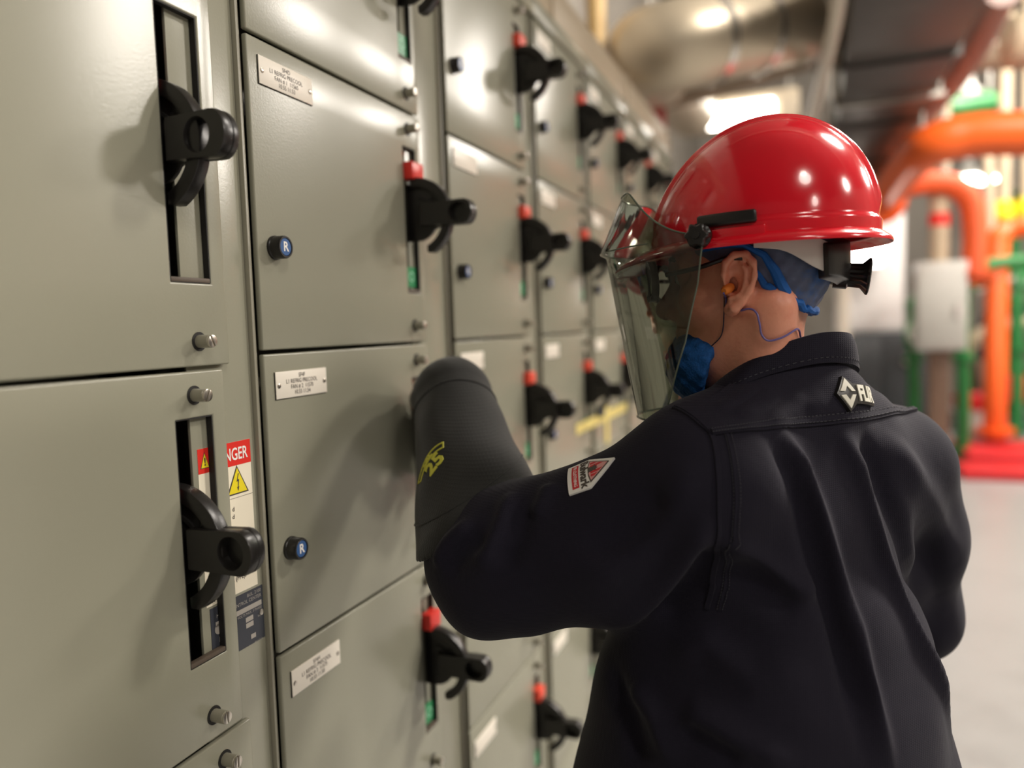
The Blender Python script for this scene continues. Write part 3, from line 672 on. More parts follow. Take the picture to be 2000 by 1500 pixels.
def poly_grid(poly, step):
    """2-D polygon cut into a fine mesh so it can follow a curved surface"""
    bm = bmesh.new(); f = bm.faces.new([bm.verts.new((a, b, 0)) for a, b in poly])
    xs = [p[0] for p in poly]; ys = [p[1] for p in poly]
    for t in np.arange(min(xs)+step, max(xs), step): bmesh.ops.bisect_plane(bm, geom=bm.verts[:]+bm.edges[:]+bm.faces[:], plane_co=(t, 0, 0), plane_no=(1, 0, 0))
    for t in np.arange(min(ys)+step, max(ys), step): bmesh.ops.bisect_plane(bm, geom=bm.verts[:]+bm.edges[:]+bm.faces[:], plane_co=(0, t, 0), plane_no=(0, 1, 0))
    bm.verts.index_update(); v_ = [(w_.co.x, w_.co.y) for w_ in bm.verts]; f_ = [tuple(w_.index for w_ in f.verts) for f in bm.faces]; bm.free(); return v_, f_
def t2d(body, size, x, y, bold=0., sx=1., rot=0., align='CENTER'):
    v_, f_ = text_geo(body, size, align, bold, 2); c_, s_ = math.cos(rot), math.sin(rot)
    return [(x+(a*sx)*c_-b*s_, y+(a*sx)*s_+b*c_) for a, b, _ in v_], f_
# back patch: FLIR with its two-piece diamond
KF = 1.62
base = [(-.0205, 0), (-.0125, .0125), (-.0060, .0070), (.0205, .0070), (.0205, -.0075), (-.0060, -.0075), (-.0125, -.0130)]
d1 = [(-.0185, .0015), (-.0125, .0108), (-.0063, .0012), (-.0095, .0012), (-.0125, .0052), (-.0150, .0012)]
d2 = [(-.0185, -.0015), (-.0150, -.0012), (-.0125, -.0052), (-.0095, -.0012), (-.0063, -.0012), (-.0125, -.0110)]
base, d1, d2 = ([(a*KF*1.10, b*KF) for a, b in q_] for q_ in (base, d1, d2)); FP = FOLD['flir']; IV = mat('ivory rubber', (.72, .70, .60), .5)
decal(shirt, shirt_bvh, np.array(FP[4])+TL*.006, -TL+np.array([0, 0, -.10]), [('back_patch', BLACKP, *poly_grid(base, .004), .0075, .006), ('diamond_upper', IV, *poly_grid(d1, .004), .0088, .0016), ('diamond_lower', IV, *poly_grid(d2, .004), .0088, .0016),
      ('lettering', IV, *t2d('FLIR', .0155*KF, .0072*KF*1.10, -.0004*KF, .0010, .84), .0090, .0016)], 'back_patch', 'black rubber back patch with ivory FLIR lettering')
# sleeve patch
pent = [(-.023, -.026), (.023, -.026), (.0245, .000), (.0, .034), (-.0245, .000)]
tr = [(-.0185, .0015), (-.008, -.0005), (.008, -.0005), (.0185, .0015), (.0, .0270)]; tr2 = [(-.0160, .0025), (-.007, .0007), (.007, .0007), (.0160, .0025), (.0, .0245)]
rb = [(-.019, -.0205), (.019, -.0205), (.019, -.0125), (-.019, -.0125)]
keep = [(-.004, .0006), (.004, .0006), (.0032, .007), (.0048, .0105), (.0022, .0095), (.0010, .0120), (0, .0098), (-.0022, .0115), (-.0026, .0085), (-.0052, .0095), (-.0032, .006)]
PINK = mat('pale pink print', (.75, .35, .34), .5); CR = mat('patch crimson', (.62, .02, .03), .5)
its = [('sleeve_patch', WHITE, *poly_grid(pent, .004), .0022, .003), ('red_bar', CR, *poly_grid(rb, .004), .0027, .0006), ('tower_outline', INK, *poly_grid(tr, .004), .0027, .0006), ('tower_field', PINK, *poly_grid(tr2, .004), .0031, .0006)]
for k, (xa, xb) in enumerate(((-.0115, -.0085), (-.0062, -.0032), (.0040, .0068), (.0085, .0115))):
    top = lambda x: .0245-abs(x)*1.37-.0015; its.append(('red_stripe', CR, *poly_grid([(xa, .003), (xb, .003), (xb, top(xb)), (xa, top(xa))], .004), .0034, .0005))
its += [('keep_mark', INK, *poly_grid(keep, .004), .0037, .0006), ('lettering', INK, *t2d('Bulwark', .0138, 0, -.0056, .0003, .96), .0029, .0006), ('small_lettering', WHITE, *t2d('FR CLOTHING', .0056, 0, -.0165, .0, .95), .0031, .0005)]
PP = FOLD['patch']; dn = np.array(PP[2])-np.array(PP[1])
decal(shirt, shirt_bvh, np.array(PP[4])*.6+np.array(PP[3])*.4+np.array([0, .004, .013]), dn, its, 'sleeve_patch', 'white pentagon sleeve patch with Bulwark lettering and red tower emblem')

# ---- gauntlet (cuff, palm and five fingers in one continuous piece) closed on the handle of the FAN # 2 unit
def make_glove(name, cut, el, wr, openf, r_open, r_wr, back, fingers, thumb, palm, lo, hi, lab):
    g = SDF(lo, hi, .0032); el, wr = np.array(el), np.array(wr); ax = nv(wr-el); op = el+(wr-el)*openf
    g.cone(op-ax*.06, wr, r_open, r_wr, k=.0); 
    for c, r in palm: g.ell(c, r, k=.03)
    for f in fingers: g.chain(f, [.0150, .0142, .0135, .0125], k=.012)
    g.chain(thumb, [.0185, .0165, .0150, .0135], k=.014)
    g.half(op-ax*.004, -ax if cut is None else cut); g.cone(op-ax*.05, op+(wr-op)*.75, r_open-.009, r_wr-.015, k=0, mode='sub')
    v, q = g.mesh(3); q = out_facing(v-v.mean(0), q); n_ = vnormals(v, q); rg = np.random.RandomState(5); wob = np.zeros(len(v))
    for k in range(10):
        d_ = nv(rg.normal(size=3)); wob += np.sin(v@d_*rg.uniform(30, 90)+rg.uniform(0, 6.3))*.0005
    v = v+n_*wob[:, None]
    o = mesh_obj(name, v, q, GLOVEM, person); o['label'] = lab; return o, v, q, op, ax
fs = []
for x, ln in ((.018, .9), (.046, 1.), (.074, 1.), (.101, .95)):
    fs.append([(x+.008, 1.118, 1.362), (x, 1.188, 1.346), (x-.002, 1.191, 1.292), (x, 1.166, 1.264)])
th = [(.112, 1.090, 1.375), (.118, 1.102, 1.335), (.108, 1.117, 1.300), (.092, 1.125, 1.276)]
CUT = np.cross(np.array(at(825, 1085, 1.02)-at(1040, 945, 1.06)), _W); CUT = nv(CUT)*(-1 if CUT@(WR-EL) > 0 else 1)
glove, gv, gq, op, gax = make_glove('glove', CUT, EL, (.120, 1.045, 1.392), .27, .091, .060, None, fs, th,
    [((.100, 1.075, 1.405), (.052, .052, .050)), ((.070, 1.108, 1.388), (.055, .045, .036))], (-.03, .78, 1.08), (.36, 1.26, 1.50), 'charcoal arc flash gauntlet gripping the handle, yellow 25 on its cuff')
glove_bvh = BVHTree.FromPolygons(gv.tolist(), gq.tolist())
# cuff hem, wrist seam and emblem of the gauntlet
def ring_on(bvh, c, ax, n, r0, off):
    ax = Vector(ax).normalized(); a = ax.orthogonal().normalized(); b = ax.cross(a); out = []
    for k in range(n):
        d_ = a*math.cos(2*PI*k/n)+b*math.sin(2*PI*k/n); h_ = bvh.ray_cast(Vector(c)+d_*r0, -d_, r0)
        if h_[0] is not None: out.append(h_[0]+d_*off)
    return out
def band(name, bvh, c, ax, r0, off, r, m, parent):
    p = ring_on(bvh, c, ax, 48, r0, off); g = MB(); g.tube(p+[p[0]], r, 6); return build(name, g, m, parent)
band('cuff_hem', glove_bvh, op+gax*.050, -CUT, .2, .0000, .0014, GLOVEM, glove)
band('wrist_seam', glove_bvh, np.array([.120, 1.045, 1.392])-gax*.022, gax, .14, .0002, .0016, GLOVEM, glove)
LIME = mat('lime print', (.62, .60, .06), .5)
def arcband(r0, r1, a0, a1, cx, cy, n=16):
    A = [(cx+r0*math.sin(math.radians(a0+(a1-a0)*i/n)), cy+r0*math.cos(math.radians(a0+(a1-a0)*i/n))) for i in range(n+1)]
    B = [(cx+r1*math.sin(math.radians(a0+(a1-a0)*i/n)), cy+r1*math.cos(math.radians(a0+(a1-a0)*i/n))) for i in range(n+1)]
    return A+B, [(i, i+1, n+2+i, n+1+i) for i in range(n)]
GC = at(838, 903, 1.02); ed = at(858, 872, 1.02)-at(822, 938, 1.02)
its = [('emblem', LIME, *arcband(.0560, .0580, -34, 34, 0, -.045), .0010, .0008), ('emblem_band', LIME, *arcband(.0470, .0490, -34, 34, 0, -.045), .0010, .0008)]
for s_ in (-34, 32.4): its.append(('emblem_band', LIME, *arcband(.0470, .0580, s_, s_+1.8, 0, -.045, 3), .0010, .0008))
its += [('lettering', LIME, *t2d('CAL', .0095, 0, .0075, .0008, 1.15), .0010, .0008), ('lettering', LIME, *t2d('25', .031, .003, -.0130, .0010, 1.0), .0010, .0008)]
decal(glove, glove_bvh, glove_bvh.ray_cast(Vector(CAM), (GC-Vector(CAM)).normalized())[0], ed, its, 'emblem', 'yellow 25 emblem printed on the cuff')
rfs = []
RWp = T(.27, -.10, -.26); rd = nv(RWp-RE)
for k in range(4): 
    o = TL*(-.03+.02*k); p0 = RWp+rd*.10+UP*(.03-.020*k); rfs.append([p0, p0+rd*.035+TL*.006, p0+rd*.045+TL*.040, p0+rd*.022+TL*.058])
rth = [RWp+rd*.05+UP*.035+TL*.02, RWp+rd*.075+UP*.045+TL*.04, RWp+rd*.095+UP*.035+TL*.055, RWp+rd*.105+UP*.02+TL*.06]
rp_ = RWp+rd*.02; lo = np.minimum(RE, RWp+rd*.2)-.14; hi = np.maximum(RE, RWp+rd*.2)+.14
make_glove('glove', None, RE, rp_, .45, .080, .056, None, rfs, rth, [(RWp+rd*.065, (.05, .05, .05))], lo, hi, 'charcoal arc flash gauntlet on the lowered hand')

# ---- trousers, belt and boots (below the picture, so the figure stands on the floor)
g = SDF((.20, .60, .02), (1.0, 1.40, 1.0), .008); g.rs = TS
hz = (.90-S0[2])/TS
g.ell(T(.045, 0, hz), (.165, .195, .13), AX, k=.05)
FT = []
for sg, fo in ((1, .06), (-1, -.02)):
    hip, kn, an = T(.045, sg*.10, hz-.04), T(.055+fo, sg*.125, (.50-S0[2])/TS), T(.02+fo, sg*.135, (.10-S0[2])/TS); FT.append(an)
    g.cone(hip, kn, .105, .080, k=.06); g.cone(kn, an, .080, .070, k=.03)
g.half((0, 0, .06), -UP); g.half((0, 0, .985), UP)
v, q = g.mesh(3); q = out_facing(v-v.mean(0), q); tr_ = mesh_obj('trousers', v, q, NAVYT, person)
for an in FT:
    g = SDF(an-np.array([.2, .2, an[2]+.005]), an+np.array([.2, .2, .12]), .006); z = np.array([0, 0, 1])
    b0 = np.array([an[0], an[1], .0]); g.cone(b0+z*.06-TF*.02, b0+z*.19, .048, .052, k=.03); g.cone(b0+z*.048-TF*.03, b0+z*.045+TF*.14, .042, .044, k=.03)
    g.half((0, 0, .0), -UP); v, q = g.mesh(2); q = out_facing(v-v.mean(0), q); v[:, 2] = np.maximum(v[:, 2], 0); bt = mesh_obj('boot', v, q, LEATHER, person)
    bt_s = MB(); p = [b0+TF*.055*0+TF*(.06+.125*math.cos(t))+TL*.048*math.sin(t) for t in np.linspace(0, 2*PI, 24, endpoint=False)]
    bt_s.prism([(a[0], a[1]) for a in p], 'z', .0, .018); build('sole', bt_s, DARK, bt)

# ---- hard hat
HRED = mat('gloss red hard hat shell', (.78, .010, .024), .15, spec=.5, var=.04, vscale=6, coat=.3)
hat = None
A_, B_, V0, HH = .1265, .110, .045, .141
def smst(a, b, x): t = np.clip((x-a)/(b-a), 0, 1); return t*t*(3-2*t)
def shell_pt(th, tau):
    r = math.cos(tau); s_ = math.sin(tau); v_ = V0+HH*s_
    if tau < .001: r = 1.0
    u = A_*r*math.cos(th)-.016*s_; l = B_*r*math.sin(th)
    k = 1.0+.020*(1-smst(.060, .066, v_))*(1 if math.cos(th) < .55 else 0.)
    rid = (1-smst(.019+.016*max(0, u)/.13, .027+.016*max(0, u)/.13, abs(l)))*smst(.066, .085, v_)
    n_ = np.array([u/(A_*A_), l/(B_*B_), (v_-V0)/(HH*HH)]); n_ /= np.linalg.norm(n_)
    p = np.array([u*k, l*k, v_])+n_*.0042*rid
    return p
NT = 144; TAUS = [math.asin(min(1, x)) for x in np.concatenate([np.linspace(0, .16, 14)[:-1], np.sin(np.linspace(math.asin(.16), PI/2, 44))])]
rings = []
for ta in TAUS[:-1]: rings.append([H(*shell_pt(2*PI*k/NT, ta)) for k in range(NT)])
g = MB(); n0 = len(rings)
vs = [p for r in rings for p in r]; fs = [(j*NT+i, j*NT+(i+1) % NT, (j+1)*NT+(i+1) % NT, (j+1)*NT+i) for j in range(n0-1) for i in range(NT)]
vs.append(H(*shell_pt(0, PI/2))); fs += [((n0-1)*NT+i, (n0-1)*NT+(i+1) % NT, len(vs)-1) for i in range(NT)]
g.add(vs, fs); hat = build('hard_hat', g, HRED, person, smooth=80); hat['label'] = 'glossy red hard hat with raised crown ridge'
sm = hat.modifiers.new('s', 'SOLIDIFY'); sm.thickness = .003; sm.offset = -1
# brim with long front visor
def brim_pt(th, t):
    c_ = math.cos(th); f_ = max(0, c_)**3.2; wd = .0115+.034*f_; p = shell_pt(th, 0.); k = np.array([c_*A_, math.sin(th)*B_, 0]); k /= np.linalg.norm(k)
    return np.array([p[0], p[1], V0+.004])+k*wd*t+np.array([0, 0, -.0095*t**1.4-.013*f_*t**1.1])
g = MB(); prof = [(0, 0), (.3, 0), (.65, 0), (.9, .0005), (1, -.0012), (.985, -.0032), (.9, -.0035), (.5, -.003), (0, -.003)]
rings = [[H(*(brim_pt(2*PI*k/NT, t)+np.array([0, 0, dz]))) for k in range(NT)] for t, dz in prof]
g.ring(rings, cap=False); build('brim', g, HRED, hat, smooth=70)
g = MB()   # raised accessory block below the bracket
def side_pt(u, out, v_, sg=1): 
    l = B_*math.sqrt(max(.01, 1-(u/A_)**2)); return np.array([u, sg*(l+out), v_])
def side_bar(mb, u0, u1, v0, v1, o0, o1, sg=1, n=10):
    us = np.linspace(u0, u1, n); mb.ring([[H(*side_pt(u, o0, v0, sg)), H(*side_pt(u, o1, v0, sg)), H(*side_pt(u, o1, v1, sg)), H(*side_pt(u, o0, v1, sg))] for u in us])
for sg in (1, -1):
    g = MB(); side_bar(g, -.014, .040, .044, .0560, -.004, .0060, sg); build('accessory_slot', g, HRED, hat, bevel=.0012)
    g = MB(); side_bar(g, -.006, .056, .0590, .0725, -.002, .0078, sg, 14); build('shield_bracket', g, BLACKP, hat, bevel=.003, seg=3)
# face shield
SH = bpy.data.materials.new('smoked green shield plastic'); SH.use_nodes = True; nt = SH.node_tree; nt.nodes.clear()
out = nt.nodes.new('ShaderNodeOutputMaterial'); mx = nt.nodes.new('ShaderNodeMixShader'); tb = nt.nodes.new('ShaderNodeBsdfTransparent'); gl = nt.nodes.new('ShaderNodeBsdfGlossy'); fr = nt.nodes.new('ShaderNodeFresnel')
tb.inputs[0].default_value = (.29, .325, .26, 1); gl.inputs['Roughness'].default_value = .05; fr.inputs[0].default_value = 1.5
nt.links.new(fr.outputs[0], mx.inputs[0]); nt.links.new(tb.outputs[0], mx.inputs[1]); nt.links.new(gl.outputs[0], mx.inputs[2]); nt.links.new(mx.outputs[0], out.inputs[0])
def sh_top(s_): return .114-.062*smst(.35, 1.0, abs(s_))
def sh_u(v_):
    if v_ > .050: return np.interp(v_, [.050, .114], [.1890, .158])
    if v_ > .044: return np.interp(v_, [.044, .050], [.181, .1890])
    return np.interp(v_, [-.150, .044], [.151, .181])
def sh_max(v_): return np.interp(v_, [-.150, -.12, -.06, .0, .05, .12], [47, 54, 65, 72, 75, 72])
def sh_pt(s_, t):
    v_ = sh_top(s_)*(1-t)+t*-.150; th = math.radians(sh_max(v_))*s_
    return np.array([sh_u(v_)*math.cos(th)-.0, (.128+.012*math.sin(PI*min(1, max(0, (.05-v_)/.2))))*math.sin(th), v_])
NS = 60; ts = sorted(set(list(np.linspace(0, 1, 30))+[(.114-.050)/.264, (.114-.044)/.264]))
g = MB(); vs = [H(*sh_pt(-1+2*i/NS, t)) for t in ts for i in range(NS+1)]; fs = [(j*(NS+1)+i, j*(NS+1)+i+1, (j+1)*(NS+1)+i+1, (j+1)*(NS+1)+i) for j in range(len(ts)-1) for i in range(NS)]
g.add(vs, fs); shield = build('face_shield', g, SH, person, smooth=60); shield['label'] = 'smoked green transparent face shield lowered over the face'
EDG = mat('polished shield edge', (.10, .12, .09), .15)
def edge(name, pts, r): g = MB(); g.tube([H(*p) for p in pts], r, 6); return build(name, g, EDG, shield)
edge('shield_rim', [sh_pt(-1+2*i/NS, 0) for i in range(NS+1)], .0011); edge('shield_rim', [sh_pt(-1+2*i/NS, 1) for i in range(NS+1)], .0013)
edge('shield_rim', [sh_pt(1, t) for t in ts], .0010); edge('shield_rim', [sh_pt(-1, t) for t in ts], .0010)
edge('shield_fold', [sh_pt(-.72+1.44*i/NS, (sh_top(-.72+1.44*i/NS)-.049)/(sh_top(-.72+1.44*i/NS)+.150)) for i in range(NS+1)], .0009)
for sg in (1, -1):
    g = MB(); c = H(.052, sg*.116, .050); ax = nv(HL*sg+HF*.10)
    n = 60; rings = []
    a = nv(np.cross(ax, UP)); b = np.cross(ax, a)
    for r_, h_, fl in ((.0135, 0, 0), (.0135, .004, .0), (.0118, .0055, .0016), (.0118, .0145, .0016), (.0100, .0165, .0012), (.0045, .0165, 0), (.0040, .0190, 0)):
        rings.append([c+ax*h_+(a*math.cos(2*PI*k/n)+b*math.sin(2*PI*k/n))*(r_+fl*math.cos(6*2*PI*k/n)) for k in range(n)])
    g.ring(rings); build('shield_knob', g, BLACKP, shield, smooth=40)
# suspension: white nape band, black ratchet with fluted knob
SUSP = mat('white suspension plastic', (.70, .66, .60), .45)
def strap(name, pts, hgt, th, m, parent, tilt=0):
    c = smooth_curve([H(*p) for p in pts], 8); g = MB(); R_ = []; 
    for p in c:
        o = nv(np.array(p)-H(0, 0, np.dot(np.array(p)-HC, HU)/HS)); o = Vector(o); u_ = Vector(HU)
        R_.append([p-u_*hgt/2, p-u_*hgt/2+o*th, p+u_*hgt/2+o*(th+tilt), p+u_*hgt/2+o*tilt])
    g.ring(R_); return build(name, g, m, parent, bevel=.0006)
strap('nape_strap', [(.000, .088, .052), (-.030, .084, .046), (-.058, .068, .028), (-.078, .042, .018), (-.085, .0, .014), (-.078, -.042, .018), (-.058, -.068, .028), (-.030, -.084, .046), (.0, -.088, .052)], .034, .0022, SUSP, hat)
g = MB(); rr = []
for k in range(13):
    ph = math.radians(-42+84*k/12); cs = (-.004-.078*math.cos(ph), .084*math.sin(ph)); ct_ = (-.004-.093*math.cos(ph), .097*math.sin(ph)); e_ = 1-.35*abs(k-6)/6
    rr.append([H(cs[0], cs[1], .014-.024*e_), H(ct_[0], ct_[1], .014-.018*e_), H(ct_[0], ct_[1], .020+.022*e_), H(cs[0], cs[1], .022+.026*e_)])
g.ring(rr); build('ratchet_housing', g, BLACKP, hat, bevel=.002)
kd = nv(-HF-HU*.16); kc = H(-.089, .004, .004); g = MB(); n = 64; a = nv(np.cross(kd, UP)); b = np.cross(kd, a)
rings = []
for r_, h_, fl in ((.016, -.010, 0), (.016, .004, 0), (.0125, .006, .0007), (.0128, .018, .0009), (.0185, .0235, .0009), (.0195, .0245, .0010), (.0195, .0265, .0010), (.017, .0275, .0004), (.004, .0275, 0)):
    rings.append([kc+kd*h_*HS+(a*math.cos(2*PI*k/n)+b*math.sin(2*PI*k/n))*(r_+fl*math.cos(16*2*PI*k/n))*HS for k in range(n)])
g.ring(rings); build('ratchet_knob', g, BLACKP, hat, smooth=45)
# hair net with rolled hem
NETM = mat('sheer blue hair net over dark hair', (.085, .10, .165), .8, var=.25, vscale=90, dirt=(.015, .10, .33), dscale=16)
BLUN = mat('blue net hem', (.004, .105, .40), .75, var=.2, vscale=150)
g = SDF((-.12, -.11, -.08), (.12, .11, .16), .0026)
g.ell((.008, 0, .055), (.0925, .0805, .091)); g.ell((-.004, 0, .020), (.0735, .0775, .075)); g.cone((-.006, .022, -.01), (-.006, .024, -.06), .043, k=.02); g.cone((-.006, -.022, -.01), (-.006, -.024, -.06), .043, k=.02)
nn = nv((.62, 0, -1.)); g.half((-.016, 0, -.014), nn)
for sg in (1, -1): g.ell((.041, sg*.085, -.004), (.048, .05, .031), k=.004, mode='sub')
g.half((.060, 0, .02), (1, 0, -.35))
v, q = g.mesh(3); q = out_facing(v-v.mean(0), q)
fz = vnormals(v, q); v = v+fz*((np.sin(v[:, 0]*310)*np.sin(v[:, 2]*280+v[:, 1]*190))*.0009)[:, None]
net = mesh_obj('hair_net', Hs(v), q, NETM, person); net['label'] = 'sheer blue hair net over the back of the head'
nb = BVHTree.FromPolygons(Hs(v).tolist(), q.tolist())
def on_net(p, off): r = nb.find_nearest(Vector(H(*p))); return r[0]+r[1]*off
pts = []
for k in range(41):
    ph = math.radians(-100+200*k/40); u = -.006-.082*math.cos(ph); l = .082*math.sin(ph); vz = -.014+(u+.016)*.62; pts.append(on_net((u, l, vz+.003), .0012))
g = MB(); g.tube([p+Vector((0, 0, random.uniform(-.0008, .0008))) for p in pts], [.0042+.0007*math.sin(k*1.9) for k in range(41)], 8); build('elastic_hem', g, BLUN, net)
for sg in (1, -1):
    g = MB(); g.tube([on_net(p, .001) for p in [(.060, sg*.076, .040), (.035, sg*.080, .042), (.010, sg*.082, .040), (-.009, sg*.08, .028), (-.020, sg*.078, .010), (-.028, sg*.076, -.008), (-.034, sg*.074, -.017)]], [.003, .0035, .0035, .004, .0055, .0065, .005], 8); build('elastic_hem', g, BLUN, net)
# beard net
BND = mat('blue mesh beard net', (.004, .085, .30), .8, var=.45, vscale=240, bump=.5, bscale=420)
g = SDF((-.03, -.10, -.16), (.14, .10, .0), .0026)
g.ell((.060, 0, -.090), (.054, .068, .050)); g.cone((.020, .058, -.085), (.07, .03, -.105), .020, .026, k=.02); g.cone((.020, -.058, -.085), (.07, -.03, -.105), .020, .026, k=.02)
g.half((.02, 0, -.078), nv((-.45, 0, 1.))); g.half((.058, 0, -.1), nv((-1, 0, -.35)))
v, q = g.mesh(2); q = out_facing(v-v.mean(0), q); fz = vnormals(v, q); v = v+fz*((np.sin(v[:, 0]*260+1)*np.sin(v[:, 2]*300)*np.sin(v[:, 1]*240))*.0016)[:, None]
bn = mesh_obj('beard_net', Hs(v), q, BND, person); bn['label'] = 'blue mesh beard net under the jaw'
for sg in (1, -1):
    g = MB(); pt = [H(.052, sg*.060, -.068)]
    for p in [(.040, .070, -.055), (.036, .074, -.030), (.032, .078, .0), (.028, .080, .028)]:
        r = head_bvh.find_nearest(Vector(H(p[0], sg*p[1], p[2]))); pt.append(r[0]+r[1]*.001)
    g.tube(smooth_curve(pt, 5), .0006, 6); build('ear_elastic', g, mat('dark elastic', (.02, .02, .05), .6), bn)
# safety glasses
gls = None
for sg in (1, -1):
    n = 36; g = MB(); rings = []
    for k in range(n):
        t = 2*PI*k/n; yy = sg*(.036+.0275*math.cos(t)); zz = .008+.021*math.sin(t)-.003*math.cos(2*t); uu = .127-.10*max(0, abs(yy)-.02)**1.15*6.0
        c = H(uu, yy, zz); o = HL*sg*math.cos(t)+HU*math.sin(t); rings.append([c+o*.0032+HF*.004, c+o*.0032-HF*.005, c-o*.0022-HF*.004, c-o*.0022+HF*.004])
    rings.append(rings[0]); g.ring(rings, cap=False)
    if gls is None: gls = build('safety_glasses', g, BLACKP, person); gls['label'] = 'black framed safety glasses behind the face shield'
    else: build('lens_frame', g, BLACKP, gls)
    g = MB(); g.add([H(.127-.10*max(0, abs(sg*(.036+.026*math.cos(t)))-.02)**1.15*6.0, sg*(.036+.026*math.cos(t)), .008+.0195*math.sin(t)) for t in np.linspace(0, 2*PI, 36, endpoint=False)], [tuple(range(36))]); build('lens', g, SH, gls)
    g = MB(); g.tube(smooth_curve([H(.098, sg*.066, .016), H(.06, sg*.079, .020), H(.030, sg*.083, .027), H(.012, sg*.085, .026)], 6), .0028, 8); build('temple_arm', g, BLACKP, gls)
g = MB(); g.tube([H(.127, .010, .012), H(.131, 0, .015), H(.127, -.010, .012)], .0028, 8); build('bridge', g, BLACKP, gls)
# ear plugs on a cord
PLUG = mat('orange foam ear plug', (.85, .24, .03), .7, bump=.2, bscale=400); plug = None
for sg in (1, -1):
    c = H(.0280, sg*.0800, -.005); d_ = nv(HL*sg*.8+HF*.35-HU*.25)
    g = MB(); g.lathe(c-d_*.006, d_, [(.0042, 0), (.0052, .003), (.0056, .010), (.0050, .015), (.0030, .018)], 18); e = build('ear_plug', g, PLUG, person)
    if plug is None: plug = e; e['label'] = 'orange foam ear plug on a violet cord'; pc = c+d_*.012
cord = [Vector(pc)-Vector(UP)*.002]
cord += [Vector(p) for p in [(.5360, .9143, 1.5196), (.5403, .9129, 1.5116), (.5508, .9065, 1.5106), (.5627, .8926, 1.5117), (.5704, .8928, 1.5064), (.5729, .8942, 1.4961), (.5744, .8972, 1.4858),
    (.5794, .8985, 1.4788), (.5908, .8988, 1.4802), (.6047, .9050, 1.4854), (.6129, .9160, 1.4876), (.6182, .9278, 1.4846), (.6219, .9348, 1.4764)]]
cord = smooth_curve(cord, 6); cord = cord[:3]+[(lambda r: r[0]+r[1]*.0026)(head_bvh.find_nearest(p)) for p in cord[3:]]
g = MB(); g.tube(cord, .00115, 8); build('cord', g, mat('violet vinyl cord', (.16, .13, .36), .35), plug)
# ------------------------------------------------------------------ the plant room behind
ORANGE = mat('orange pipe paint', (.86, .13, .018), .38, var=.06, vscale=3)
RUSTO = mat('faded red pipe paint', (.66, .085, .012), .6, var=.15, vscale=5)
GRNP = mat('green pipe paint', (.018, .17, .04), .42, var=.12, vscale=4)
TANP = mat('tan pipe lagging', (.52, .42, .29), .6, var=.12, vscale=4)
BRNP = mat('brown steel pipe', (.17, .10, .065), .55, var=.2, vscale=5)
JACK = mat('aluminium insulation jacket', (.66, .57, .43), .40, metal=.6, var=.08, vscale=2)
CRMP = mat('cream conduit', (.66, .60, .50), .45, var=.05)
GREYB = mat('light grey enclosure', (.52, .51, .47), .45, var=.05)
DKG = mat('dark charcoal enclosure', (.045, .05, .055), .5, var=.1)
DUCTM = mat('dark grey sheet duct', (.075, .068, .062), .5, var=.18, vscale=1.5, dirt=(.11, .10, .09), dscale=2)
REDP = mat('red floor plinth paint', (.62, .02, .025), .45, var=.1)
WCAB = mat('white enclosure', (.78, .77, .76), .5, var=.03)
HANG = mat('galvanised rod', (.40, .38, .34), .4, metal=.8)
ZC = 6.22
def pipe_run(name, lab, cat, pts, r, m, flanges=(), hang=(), group=None, k=6, nseg=20, foot=None):
    c = smooth_curve(pts, k); base = min(c, key=lambda p: p.z); t = thing(name, lab, cat, (base.x, base.y, max(0, base.z-r)), group, world=True)
    build('pipe', MB().tube(c, r, nseg), m, t)
    for f in flanges:
        i = min(len(c)-2, max(0, int(f*(len(c)-1)))); d_ = (c[i+1]-c[i]).normalized(); g = MB(); g.lathe(c[i]-d_*.03, d_, [(r*1.05, 0), (r*1.7, .002), (r*1.7, .026), (r*1.05, .028), (r*1.05, .032), (r*1.7, .034), (r*1.7, .058), (r*1.05, .060)], 24); build('flange', g, m, t)
    for f in hang:
        i = int(f*(len(c)-1)); p = c[i]; g = MB(); g.cyl((p.x, p.y, p.z+r*.9), (p.x, p.y, ZC), .012, 8); g.lathe((p.x, p.y, p.z+r), (0, 0, 1), [(r*.5, -.01), (r*.5, .02)], 12); build('hanger_rod', g, HANG, t)
    return t
# silver insulated duct with its elbow above the far end of the row
pipe_run('insulated_duct', 'large shiny insulated duct with elbow hanging above the switchgear row', 'duct', [at(1760, 5, 4.9), at(1560, 40, 4.6), at(1400, 72, 4.35), at(1310, 92, 4.3), at(1262, 110, 4.55), at(1290, 150, 5.4), at(1350, 215, 7.2)], .245, JACK, hang=(.25, .75), k=8, nseg=36)
d0 = [o for o in C.objects if o.name == 'insulated_duct'][0]
for px, py, D, ex in ((1462, 58, 4.46, .02), (1375, 77, 4.33, .008), (1560, 40, 4.6, .008)):
    c = at(px, py, D); d_ = (at(1560, 40, 4.6)-at(1400, 72, 4.35)).normalized(); g = MB(); g.lathe(c-d_*.03, d_, [(.246, 0), (.248+ex, .004), (.248+ex, .056), (.246, .06)], 36); build('jacket_band', g, mat('bright jacket band', (.8, .77, .72), .2, metal=.9), d0)
pipe_run('brown_pipe', 'brown lagged pipe sloping under the insulated duct', 'pipe', [at(1280, 185, 5.3), at(1420, 150, 5.1), at(1640, 82, 4.9)], .115, mat('brown pipe lagging', (.30, .22, .15), .55, var=.15, vscale=4), hang=(.3, .8))
pipe_run('cream_conduit', 'thin cream conduit running beside the dark overhead duct', 'conduit', [at(1648, -60, 3.3), at(1628, 60, 3.8), at(1606, 150, 4.5), at(1585, 235, 5.6)], .034, CRMP, hang=(.35, .8), nseg=12)
